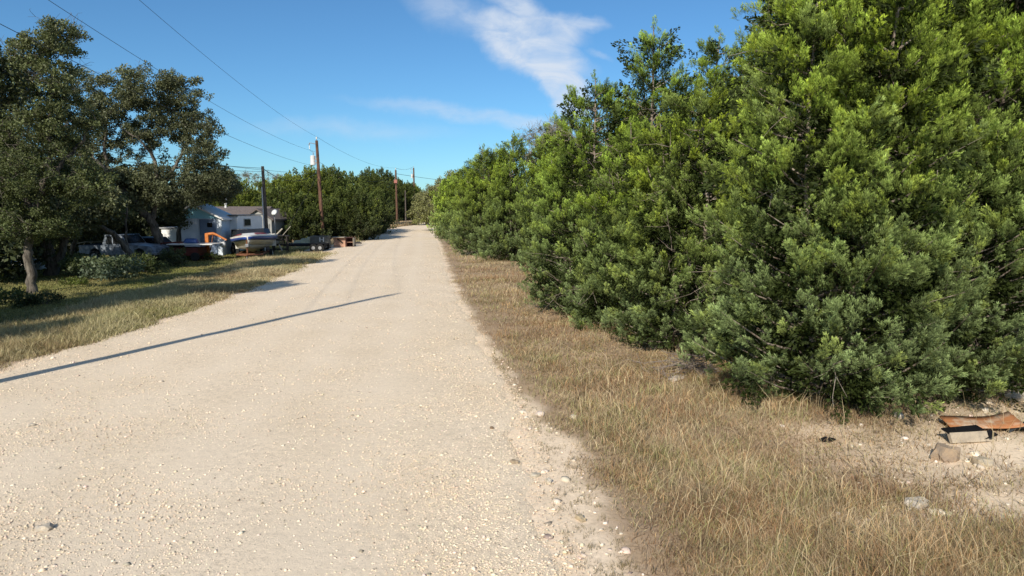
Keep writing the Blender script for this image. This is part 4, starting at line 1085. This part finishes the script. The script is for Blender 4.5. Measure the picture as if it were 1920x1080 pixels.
# orange loader boom
M['orange'] = simple('faded_orange_paint', (.62, .20, .04), (.38, .12, .03), .55, 5)
x, Y = px2x(393, 45), 45; z = gzf(x, Y); ob = thing('crane_boom', 'faded orange hydraulic boom with a bent arm beside the boat', 'crane', (x, Y, z), 0)
zt = topz(437, Y)-z
MB().box((-.12, 0, zt/2), (.26, .22, zt), taper=.85).build('mast', M['orange'], ob, .02)
MB().tube([(-.15, 0, zt-.08), (.30, 0, zt-.02), (.55, 0, zt-.12), (1.15, 0, zt-.45)], [.10, .09, .07, .06], 8).build('arm', M['orange'], ob)
MB().tube([(.05, .0, .55), (.28, 0, zt-.12)], .04, 8).build('hydraulic_strut', M['rust'], ob)
MB().lathe((.95, -.1, zt-.75), [(.05, -.16), (.15, -.12), (.18, 0), (.14, .14), (.04, .18)], 14).build('hook_ball', M['white_metal'], ob, sm=True)
MB().tube([(1.1, -.05, zt-.44), (.95, -.1, zt-.6)], .012, 6).build('chain', M['grey_metal'], ob)
MB().box((0, 0, .08), (.9, .8, .16)).build('base', M['rust'], ob, .02)

# flat white topped red implement left of boom
x, Y = px2x(358, 44), 44; z = gzf(x, Y); rt = thing('utility_trailer', 'red utility trailer with a long white top rail left of the orange boom', 'trailer', (x, Y, z), 0)
h = topz(457, Y)-z; M['red'] = simple('old_red_paint', (.13, .03, .025), (.07, .02, .015), .6, 3)
MB().box((.3, 0, h), (2.9, 1.6, .07)).build('top_rail', M['white_metal'], rt, .01)
MB().box((-.1, 0, h*.55), (1.7, 1.3, h*.5)).build('body', M['red'], rt, .03)
for sx in (-.6, .6): MB().lathe((sx, -.72, .28), [(.28, -.09), (.28, .09)], 18, 'Y').build('wheel', M['rubber'], rt, .02)
b_ = MB(); b_.box((.0, .1, h+.2), (.9, .5, .3), rz=.2, taper=.7); b_.build('blue_bundle', simple('blue_tarp', (.05, .11, .30), (.03, .07, .2), .5, 4), rt, .06)
x, Y = px2x(318, 44), 44; z = gzf(x, Y); rf_ = thing('red_farm_implement', 'dark red tubular frame implement between the two oak trunks', 'farm implement', (x, Y, z))
f = MB()
for a, b_ in (((-.8, 0, .3), (-.5, 0, 1.1)), ((-.5, 0, 1.1), (.8, 0, 1.15)), ((.8, 0, 1.15), (.9, 0, .3)), ((-.8, 0, .5), (.9, 0, .5)), ((-.5, .6, 1.1), (.8, .6, 1.15)), ((-.8, 0, .5), (.8, 0, 1.15))): f.tube([a, b_], .045, 8)
f.build('frame', M['red'], rf_); MB().box((0, .3, .75), (1.3, .7, .5)).build('hopper', M['dark'], rf_, .03)
for sx in (-.6, .7): MB().lathe((sx, -.1, .28), [(.28, -.07), (.28, .07)], 18, 'Y').build('wheel', M['rubber'], rf_, .02)

# dark rack with leaning pale post
x, Y = px2x(527, 49), 49; z = gzf(x, Y); rk = thing('wooden_rack', 'dark weathered wooden rack right of the boat', 'rack', (x, Y, z), math.radians(10))
h = topz(442, Y)-z; f = MB()
for sx in (-.5, .45):
    for sy in (-.3, .3): f.box((sx, sy, h/2), (.09, .09, h))
f.build('post_frame', M['dark'], rk); s = MB(); [s.box((0, -.3, h*k), (1.0, .05, .12)) for k in (.3, .55, .8)]; s.box((0, 0, h+.03), (1.15, .75, .07), ry=.06); s.build('shelf_boards', M['dark'], rk)
def plank(pa, pb, r, label, mat, name='post', cat='post', Y=48):
    a = Vector((px2x(pa[0], Y), Y, topz(pa[1], Y))); b_ = Vector((px2x(pb[0], Y), Y+.4, topz(pb[1], Y)))
    o = MB().tube([(0, 0, 0), b_-a], r, 4).build(name, mat, None); o.location = a; return tag(o, label, cat)
M['pale_wood'] = simple('pale_wood', (.46, .42, .34), (.33, .29, .23), .8, 6)
plank((516, 443), (527, 429), .055, 'pale post leaning right above the wooden rack', M['pale_wood'])
plank((531, 441), (543, 424), .02, 'thin pale pole leaning right beside the shorter thick post', M['pale_wood'])
plank((529, 470), (520, 459), .05, 'pale board propped against the rack by the boat', M['pale_wood'], 'board', 'board', 47)

# ------------------------------------------------------------------ black flatbed trailer and junk
x, y, z = at(575, 470); x += 0
ft = thing('flatbed_trailer', 'low black flatbed trailer loaded with junk beside the road', 'trailer', (px2x(575, 53), 53, gzf(px2x(575, 53), 53)), math.radians(3))
f = MB(); f.box((0, 0, .52), (3.0, 1.7, .09)); f.box((0, -.85, .5), (3.1, .07, .16)); f.box((0, .85, .5), (3.1, .07, .16)); f.tube([(-1.5, -.4, .48), (-2.2, 0, .45), (-1.5, .4, .48)], .045, 6)
f.build('deck', M['black'], ft)
for sx in (.75, 1.25):
    for sy in (-1, 1):
        w_ = MB().lathe((sx, sy*.98, .30), [(.22, -.1), (.30, -.08), (.30, .08), (.22, .1)], 20, 'Y').build('wheel', M['rubber'], ft); MB().lathe((sx, sy*.98, .30), [(.13, -.105), (.13, .105)], 14, 'Y').build('rim', M['grey_metal'], w_)
f = MB(); f.box((1.0, -1.0, .64), (1.3, .26, .04)); f.build('fender', M['black'], ft, .01)
M['greywood'] = simple('grey_crate', (.13, .13, .115), (.085, .085, .075), .85, 5, bmp=.3)
YJ = 56.; x = px2x(601, YJ); z = gzf(x, YJ)
gc = thing('grey_crate', 'grey wooden crate with white uprights behind the black trailer', 'crate', (x, YJ, z), math.radians(5)); h = topz(442, YJ)-z
MB().box((0, 0, h/2), (1.5, .9, h)).build('box', M['greywood'], gc, .02)
f = MB(); f.box((.05, -.47, h-.28), (.07, .04, .36)); f.build('upright', M['white_metal'], gc); MB().box((.33, -.47, h-.28), (.07, .04, .36)).build('upright', M['white_metal'], gc); MB().box((.2, -.47, h-.3), (.2, .03, .05)).build('crossbar', M['white_metal'], gc)
x = px2x(569, YJ); z = gzf(x, YJ)
bm_ = MB()
for k, (dx, s, hh) in enumerate(((-.4, .9, .35), (.15, 1.0, .5), (.5, .6, .62))): bm_.box((dx, 0, z+.52+hh/2-.1), (s, .8, hh), rz=.2*k, taper=.6)
o = bm_.build('tarp_pile', simple('pale_canvas', (.40, .41, .30), (.28, .29, .2), .8, 3, bmp=.5), None, .08); o.location = (x, YJ, 0); tag(o, 'crumpled pale greenish canvas heaped at the back of the trailer', 'tarp')
# tipped cabinet
YC = 58.0; M['salmon'] = simple('salmon_laminate', (.48, .28, .19), (.40, .23, .16), .6, 3)
x = px2x(639, YC); z = gzf(x, YC); h = topz(444.5, YC)-z
cb = thing('tipped_cabinet', 'salmon brown cabinet lying on its side by the road', 'cabinet', (x, YC, z), math.radians(-4))
MB().box((0, 0, h/2), (1.0, .7, h)).build('carcass', M['salmon'], cb, .01); MB().box((0, -.36, h+.02), (1.05, .78, .04)).build('top_edge', M['pale_wood'], cb)
o = MB().box((0, 0, 0), (.55, .05, .1), ry=math.radians(38)).build('board', M['dark'], None); o.location = (x+.05, YC-.42, z+h-.3); tag(o, 'short dark board leaning across the front of the salmon cabinet', 'board')
x = px2x(658, YC); dc = thing('open_cabinet', 'dark open fronted cabinet beside the salmon one', 'cabinet', (x, YC, z), math.radians(-4))
f = MB(); f.box((-.29, 0, h/2), (.04, .65, h)); f.box((.29, 0, h/2), (.04, .65, h)); f.box((0, 0, h-.02), (.54, .65, .04)); f.box((0, 0, .03), (.54, .65, .04)); f.box((0, .31, h/2), (.54, .03, h-.1)); f.build('carcass', simple('dark_red_brown', (.09, .035, .03), (.05, .02, .02), .7, 4), dc)
MB().box((0, 0, h*.5), (.53, .55, .03)).build('shelf', M['salmon'], dc)
MB().box((.33, -.2, h*.55), (.03, .5, h*.8)).build('side_panel', M['pale_wood'], dc)
def lump(px, py, size, label, col, name, cat, seed):
    x, y, z = at(px, py); r = np.random.default_rng(seed); import bmesh
    me = bpy.data.meshes.new(name); bm = bmesh.new(); bmesh.ops.create_icosphere(bm, subdivisions=3, radius=1)
    for v in bm.verts:
        n_ = v.co.copy(); k = 1+.22*math.sin(n_.x*4+seed)*math.cos(n_.y*5)+.12*math.sin(n_.z*9+n_.y*8+seed); v.co = Vector((n_.x*k*size[0]/2, n_.y*k*size[1]/2, max(n_.z*k, -.5)*size[2]/2))
    bm.to_mesh(me); bm.free(); o = link_mesh(name, me, simple(name+'_mat', col, None, .7, 8, bmp=.5)); o.location = (x, y, z+size[2]*.2); return tag(o, label, cat)
lump(671, 457, (.7, .4, .28), 'dark rag lying on the gravel right of the cabinets', (.05, .045, .045), 'rag', 'rag', 1)
lump(669, 447, (.8, .5, .32), 'white bag dumped behind the cabinets', (.62, .6, .55), 'trash_bag', 'bag', 2)
lump(679, 443, (.8, .5, .35), 'dark brown bag on the roadside past the white one', (.12, .08, .06), 'trash_bag', 'bag', 3)
lump(688, 442, (.5, .4, .3), 'small grey bag at the far end of the dumped rubbish', (.25, .22, .2), 'trash_bag', 'bag', 4)
lump(627, 463, (.5, .3, .3), 'crumpled white paper bag in front of the salmon cabinet', (.5, .47, .42), 'paper_bag', 'bag', 5)
for px, lab in ((623, 'thin white stake left of its neighbour behind the cabinet'), (633, 'slightly leaning white stake behind the cabinet')):
    x, y, z = at(px, 444); o = MB().tube([(0, 0, -.1), (.0 if px == 623 else .25, 0, .55)], .035, 6).build('stake', M['white_metal'], None); o.location = (x, y, z); tag(o, lab, 'stake')
x, y, z = at(693, 424); o = MB().box((0, 0, .15), (.14, .1, .55)).build('marker_post', M['white_metal'], None, .02); o.location = (x, y, z); tag(o, 'tiny white marker post in the grass at the bend', 'marker post')
YT = 95.; x = px2x(728, YT); z = gzf(x, YT); tp = thing('mailbox_post', 'pale T shaped wooden post on the verge of the bend', 'post', (x, YT, z)); h = topz(402, YT)-z
MB().tube([(.25, 0, -.1), (-.15, 0, h)], .07, 6).build('post', M['pale_wood'], tp); MB().box((-.15, 0, h+.03), (.75, .2, .13), ry=-.08).build('crossboard', M['pale_wood'], tp)
# far camper
YK = 145.; x = px2x(772, YK); z = gzf(x, YK); fc = thing('far_camper', 'small white camper glimpsed at the end of the road', 'camper', (x, YK, z)); h = topz(396, YK)-z
MB().prism([(-1.3, .4), (-1.45, .8), (-1.2, h-.2), (-.8, h), (1.0, h), (1.3, h-.3), (1.35, .4)], -1.1, 1.1, 'Y').build('body', M['white_wall'], fc, .05)
MB().box((-.55, -1.12, h*.62), (.5, .04, .5)).build('window', M['glass_dark'], fc); MB().box((.3, -1.12, h*.62), (.4, .04, .5)).build('window', M['glass_dark'], fc)
for sx in (-.4, .5): MB().lathe((sx, -1.0, .35), [(.35, -.1), (.35, .1)], 16, 'Y').build('wheel', M['rubber'], fc)
# white shape glimpsed through the hedge
# ------------------------------------------------------------------ pickup
M['truck'] = simple('oxidised_light_blue_paint', (.25, .29, .34), (.10, .12, .15), .45, 3.2, spec=.4, stops=(.42, .58))
x, Y = px2x(236, 43.5), 43.5; z = gzf(x, Y)
pk = thing('pickup_truck', 'old oxidised pale blue pickup parked behind the leaning oak trunk', 'pickup truck', (x, Y, z), math.radians(-8))
def wheelcut(pts): return pts
prof = [(-2.55, .55), (-2.55, 1.05), (-1.0, 1.07), (-.92, 1.1), (-.70, 1.72), (.35, 1.74), (.85, 1.15), (2.3, 1.02), (2.5, .9), (2.52, .5), (1.98, .48), (1.9, .78), (1.6, .9), (1.3, .78), (1.2, .45), (-1.05, .45), (-1.15, .75), (-1.45, .88), (-1.75, .75), (-1.85, .48)]
MB().prism(prof, -.9, .9, 'Y').build('body', M['truck'], pk, .035)
for sy in (-1, 1):
    MB().prism([(-.66, 1.16), (-.52, 1.62), (-.22, 1.63), (-.22, 1.16)], sy*.905-.005, sy*.905+.005, 'Y').build('side_window', M['glass_dark'], pk)
    dr_ = MB().prism([(-.16, .55), (-.16, 1.12), (.85, 1.12), (.82, .55)], sy*.912-.008, sy*.912+.008, 'Y').build('door', M['truck'], pk)
    MB().prism([(-.14, 1.16), (-.14, 1.63), (.32, 1.64), (.72, 1.16)], sy*.905-.005, sy*.905+.005, 'Y').build('door_window', M['glass_dark'], dr_)
    MB().box((0, sy*.93, .98), (.16, .03, .04)).build('handle', M['grey_metal'], dr_)
    for wx in (-1.45, 1.6):
        w_ = MB().lathe((wx, sy*.84, .36), [(.25, -.12), (.36, -.1), (.36, .1), (.25, .12)], 22, 'Y').build('wheel', M['rubber'], pk); MB().lathe((wx, sy*.84, .36), [(.2, -.125), (.2, .125)], 16, 'Y').build('rim', M['grey_metal'], w_)
MB().add([(.40, -.78, 1.70), (.40, .78, 1.70), (.84, .8, 1.2), (.84, -.8, 1.2)], [(0, 1, 2, 3)]).build('windscreen', M['glass_dark'], pk)
MB().box((-1.75, 0, 1.075), (1.45, 1.55, .02)).build('bed_floor', M['black'], pk)
MB().box((-2.62, 0, .58), (.12, 1.75, .16)).build('rear_bumper', M['grey_metal'], pk, .02); MB().box((2.6, 0, .55), (.12, 1.75, .16)).build('front_bumper', M['grey_metal'], pk, .02)
# dark jeep-like vehicle ahead of it
x, Y = px2x(287, 45.5), 45.5; z = gzf(x, Y); jp = thing('dark_car', 'dark car in shade behind the oak trunks, right of the pickup', 'car', (x, Y, z), math.radians(-5))
MB().prism([(-1.9, .4), (-1.9, .95), (-1.2, 1.02), (-.8, 1.48), (.5, 1.48), (1.0, 1.0), (1.8, .9), (1.85, .4)], -.8, .8, 'Y').build('body', simple('dark_blue_paint', (.05, .06, .085), (.03, .035, .05), .4, 3), jp, .05)
MB().prism([(-1.0, 1.04), (-.74, 1.4), (.42, 1.4), (.8, 1.04)], -.81, -.8, 'Y').build('side_window', M['glass_dark'], jp)
for wx in (-1.2, 1.2): MB().lathe((wx, -.74, .32), [(.32, -.1), (.32, .1)], 18, 'Y').build('wheel', M['rubber'], jp, .02)
# white hull at left edge
x, Y = px2x(22, 38), 38; z = gzf(x, Y); sk_ = thing('upturned_skiff', 'white upturned skiff lying in the yard at the left edge', 'boat', (x, Y, z), math.radians(6))
V = []; Q = []; N = 15; K = 9
for i in range(N):
    s = i/(N-1); hw = .62*math.sin(max(.06, min(s*1.15, 1))*PI/2)*(1 if s < .95 else .95); hh = .62*math.sin(max(.1, min(s*1.3, 1))*PI/2)
    for k in range(K):
        a = PI*k/(K-1); V.append((-1.9+3.6*s, hw*math.cos(a), hh*math.sin(a)**.7))
for i in range(N-1):
    for k in range(K-1): Q.append((i*K+k, i*K+k+1, (i+1)*K+k+1, (i+1)*K+k))
Q.append(tuple((N-1)*K+k for k in range(K)))
MB().add(V, Q).build('hull', M['hull_white'], sk_, sm=True); MB().tube([(-1.9, 0, .1), (-1.2, 0, .5), (0, 0, .66), (1.7, 0, .66)], .025, 6).build('keel', M['grey_metal'], sk_)
# white slats
x, Y = px2x(133, 41.5), 41.5; z = gzf(x, Y); wl = thing('slatted_gate', 'low white slatted gate with slanting bars behind the small oak trunk', 'gate', (x, Y, z))
h = topz(483, Y)-z
f = MB(); [f.box((-.75+.17*k, 0, h-.17), (.05, .05, .38), ry=-.7) for k in range(9)]; f.build('slats', M['white_metal'], wl)
f = MB(); f.box((0, .06, h-.02), (1.75, .04, .05)); f.box((0, .06, h-.34), (1.75, .04, .05)); f.box((-.85, .06, h/2), (.06, .06, h)); f.box((.85, .06, h/2), (.06, .06, h)); f.build('frame', M['grey_metal'], wl)
# thin canopy frame
Y = 44; cf = thing('canopy_frame', 'thin pale pipe frame of a canopy over the pickup', 'canopy frame', (px2x(185, Y), Y, gzf(px2x(185, Y), Y)))
zz = topz(453, Y)-cf.location.z
f = MB(); f.tube([(-2.2, 0, zz-.28), (-.8, 0, zz+.0), (-.5, 0, zz-.02), (2.4, 0, zz+.05)], .03, 6); f.tube([(-.8, 0, zz), (-1.5, .8, zz-.3)], .025, 6); f.build('rail', M['pale_wood'], cf)
for sx in (-2.2, -.45, 2.3): MB().tube([(sx, 0, 0), (sx, 0, zz-.1)], .025, 6).build('leg', M['grey_metal'], cf)

# ------------------------------------------------------------------ debris near right
M['rust_sheet'] = simple('rusty_sheet', (.40, .17, .07), (.52, .40, .28), .75, 5, bmp=.3, stops=(.38, .55))
x, y, z = at(1845, 806)
V = []; Q = []; N = 13
for i in range(N):
    for j in range(4):
        s = i/(N-1); V.append((-.46+.92*s, -.2+.40*j/3+.05*s, .05+.025*math.sin(s*5+j*.4)+.10*s*s))
for i in range(N-1):
    for j in range(3): Q.append((i*4+j, i*4+j+1, i*4+j+5, i*4+j+4))
rs = MB().add(V, Q).build('rusty_sheet', M['rust_sheet'], None, sm=True); s_ = rs.modifiers.new('s', 'SOLIDIFY'); s_.thickness = .008; rs.location = (x, y+.05, z); rs.rotation_euler = (.15, 0, -.1); tag(rs, 'curled rusty metal sheet on the dirt at the right edge', 'metal sheet')
x, y, z = at(1905, 808)
V = []; Q = []; N = 12; rr_ = np.random.default_rng(5)
for i in range(N):
    for j in range(N):
        V.append((-.32+.7*i/(N-1), -.2+.42*j/(N-1), .05*abs(math.sin(i*.7+j*.4))+.03*math.sin(j*.9+i*.3)+rr_.normal(0, .006)+.03))
for i in range(N-1):
    for j in range(N-1): Q.append((i*N+j, i*N+j+1, (i+1)*N+j+1, (i+1)*N+j))
o = MB().add(V, Q).build('black_tarp', simple('black_plastic', (.035, .045, .05), (.02, .024, .028), .5, 8), None, sm=True); o.location = (x+.12, y+.05, z); tag(o, 'crumpled black plastic sheet right of the rusty metal', 'tarp')
x, y, z = at(1815, 830)
pd = thing('shingled_board', 'broken pale board with black roofing felt on its top edge', 'board', (x, y, z), math.radians(8))
MB().box((0, 0, .07), (.52, .05, .13), rx=-.5).build('board', simple('weathered_board', (.46, .38, .28), (.3, .25, .19), .8, 9, bmp=.4), pd)
MB().box((-.02, .08, .15), (.50, .13, .018), rx=.15, ry=-.04).build('felt', M['black'], pd); MB().box((.28, .02, .08), (.2, .12, .02), rx=.2, ry=-.3).build('felt', M['black'], pd)
x, y, z = at(1552, 828); V = [(-.12, -.03, .02), (0, -.06, .0), (.13, -.02, .05), (.12, .05, .06), (-.02, .06, .09), (-.13, .04, .05)]
o = MB().add(V, [(0, 1, 4, 5), (1, 2, 3, 4)]).build('plastic_scrap', M['black'], None); o.location = (x, y, z); o.scale = (.8, .7, .6); s_ = o.modifiers.new('s', 'SOLIDIFY'); s_.thickness = .006; tag(o, 'small black plastic scrap on the pale dirt below the nearest cedar', 'scrap')
x, y, z = at(1405, 585)

# ------------------------------------------------------------------ light and sky
SUN_EL = math.radians(32.0); SUN_AZ = math.atan2(-.36, -.93)   # clockwise from +Y
sd_ = Vector((math.sin(SUN_AZ)*math.cos(SUN_EL), math.cos(SUN_AZ)*math.cos(SUN_EL), math.sin(SUN_EL)))
sun = bpy.data.lights.new('sun', 'SUN'); so = bpy.data.objects.new('sun', sun); COL.objects.link(so)
sun.energy = 5.2; sun.angle = math.radians(.7); sun.color = (1.0, .92, .79)
so.rotation_euler = sd_.to_track_quat('Z', 'Y').to_euler(); so.location = (0, 0, 60)

wd = bpy.data.worlds.new('World'); scene.world = wd; wd.use_nodes = True; nt = wd.node_tree; nt.nodes.clear()
sky = nt.nodes.new('ShaderNodeTexSky'); sky.sky_type = 'NISHITA'; sky.sun_disc = False; sky.sun_elevation = SUN_EL; sky.sun_rotation = SUN_AZ % (2*PI)
sky.air_density = 1.0; sky.dust_density = .3; sky.ozone_density = 2.5; sky.altitude = 300
bg = nnode(nt, 'ShaderNodeBackground'); out = nt.nodes.new('ShaderNodeOutputWorld'); bg.inputs['Strength'].default_value = .13
tc = nt.nodes.new('ShaderNodeTexCoord'); sx = nt.nodes.new('ShaderNodeSeparateXYZ'); nt.links.new(tc.outputs['Generated'], sx.inputs[0])
def math_(op, a, b=None, c=None, clamp=False):
    n = nt.nodes.new('ShaderNodeMath'); n.operation = op; n.use_clamp = clamp
    for i, v in enumerate((a, b, c)):
        if v is None: continue
        if isinstance(v, (int, float)): n.inputs[i].default_value = v
        else: nt.links.new(v, n.inputs[i])
    return n.outputs[0]
ya = math_('MAXIMUM', sx.outputs[1], .02)
A = math_('DIVIDE', sx.outputs[0], ya); B = math_('DIVIDE', sx.outputs[2], ya)
cv = nt.nodes.new('ShaderNodeCombineXYZ'); nt.links.new(A, cv.inputs[0]); nt.links.new(B, cv.inputs[1])
# distortion of lookup coords
nz = nnode(nt, 'ShaderNodeTexNoise', Scale=9.0, Detail=7.0, Roughness=.6); nt.links.new(cv.outputs[0], nz.inputs['Vector'])
ns = nt.nodes.new('ShaderNodeSeparateColor'); nt.links.new(nz.outputs['Color'], ns.inputs[0])
A2 = math_('ADD', A, math_('MULTIPLY', math_('SUBTRACT', ns.outputs[0], .5), .075))
B2 = math_('ADD', B, math_('MULTIPLY', math_('SUBTRACT', ns.outputs[1], .5), .055))
def dirof(px, py):
    x, f, u = ray(px, py); return x/f, u/f
def ell(px, py, rx, ry, rot, soft=.5, gain=1.0, distort=1.0):
    ca, cb = dirof(px, py); rx, ry = rx/F, ry/F; r = math.radians(rot); c_, s_ = math.cos(r), math.sin(r)
    u = math_('SUBTRACT', A2, ca); v = math_('SUBTRACT', B2, cb)
    p = math_('ADD', math_('MULTIPLY', u, c_/rx), math_('MULTIPLY', v, s_/rx)); q = math_('ADD', math_('MULTIPLY', u, -s_/ry), math_('MULTIPLY', v, c_/ry))
    d2 = math_('SQRT', math_('ADD', math_('MULTIPLY', p, p), math_('MULTIPLY', q, q)))
    m_ = nt.nodes.new('ShaderNodeMapRange'); m_.interpolation_type = 'SMOOTHSTEP'; nt.links.new(d2, m_.inputs[0])
    m_.inputs[1].default_value = 1+soft; m_.inputs[2].default_value = 1-soft; m_.inputs[3].default_value = 0; m_.inputs[4].default_value = gain
    return m_.outputs[0]
# main cloud (image-plane rotation: px down = -b, so rot sign flips)
parts = [ell(985, 85, 105, 42, -22, .35, .95), ell(1040, 140, 85, 32, -55, .35, .95), ell(1066, 188, 40, 28, -60, .4, .95), ell(1020, 60, 70, 34, 0, .4, .8), ell(1095, 45, 42, 12, 5, .6, .7),
         ell(968, 12, 50, 24, -25, .6, .75), ell(850, 18, 75, 28, -30, .8, .40), ell(1122, 98, 16, 6, -20, .8, .3), ell(900, 50, 50, 20, -30, .6, .6),
         ell(915, 223, 165, 14, -6.5, .7, .46), ell(800, 206, 110, 9, -5, .8, .3), ell(980, 232, 80, 14, -4, .6, .5), ell(650, 243, 150, 13, -3, .9, .25)]
cl_ = parts[0]
for p in parts[1:]: cl_ = math_('MAXIMUM', cl_, p)
# streaky texture
mp = nt.nodes.new('ShaderNodeMapping'); mp.inputs['Rotation'].default_value = (0, 0, math.radians(30)); mp.inputs['Scale'].default_value = (14, 34, 1); nt.links.new(cv.outputs[0], mp.inputs[0])
n2 = nnode(nt, 'ShaderNodeTexNoise', Scale=1.0, Detail=8.0, Roughness=.62, Distortion=.6); nt.links.new(mp.outputs[0], n2.inputs['Vector'])
tx = math_('MULTIPLY_ADD', n2.outputs['Fac'], 2.0, -.22, clamp=True)
cov = math_('MULTIPLY', math_('MULTIPLY', cl_, tx), 1.0, clamp=True)
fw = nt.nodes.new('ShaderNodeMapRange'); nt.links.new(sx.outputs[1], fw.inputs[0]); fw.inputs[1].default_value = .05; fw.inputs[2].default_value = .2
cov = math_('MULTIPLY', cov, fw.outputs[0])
bk = nt.nodes.new('ShaderNodeMapRange'); nt.links.new(sx.outputs[1], bk.inputs[0]); bk.inputs[1].default_value = -.05; bk.inputs[2].default_value = -.45  # unseen clouds behind the camera, added to neutralise and brighten the fill light
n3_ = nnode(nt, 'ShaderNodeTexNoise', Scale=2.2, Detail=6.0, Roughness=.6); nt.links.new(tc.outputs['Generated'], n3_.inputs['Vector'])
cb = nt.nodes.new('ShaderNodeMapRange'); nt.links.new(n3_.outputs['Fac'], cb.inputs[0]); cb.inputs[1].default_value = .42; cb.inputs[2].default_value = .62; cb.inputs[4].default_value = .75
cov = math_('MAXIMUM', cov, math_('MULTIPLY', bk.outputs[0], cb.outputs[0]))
skyc = mixc(nt, 1.0, sky.outputs[0], (.45, .74, .93), 'MULTIPLY')
hz = nt.nodes.new('ShaderNodeMapRange'); nt.links.new(sx.outputs[2], hz.inputs[0]); hz.inputs[1].default_value = 0.0; hz.inputs[2].default_value = .25; hz.inputs[3].default_value = .0; hz.inputs[4].default_value = .0
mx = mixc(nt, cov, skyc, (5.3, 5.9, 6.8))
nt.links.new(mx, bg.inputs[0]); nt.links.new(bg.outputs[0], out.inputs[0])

scene.view_settings.view_transform = 'Standard'; scene.view_settings.look = 'None'; scene.view_settings.exposure = 0; scene.view_settings.gamma = 1
scene.cycles.max_bounces = 6; scene.cycles.diffuse_bounces = 3; scene.cycles.transmission_bounces = 2; scene.cycles.transparent_max_bounces = 4
scene.render.engine = 'CYCLES'
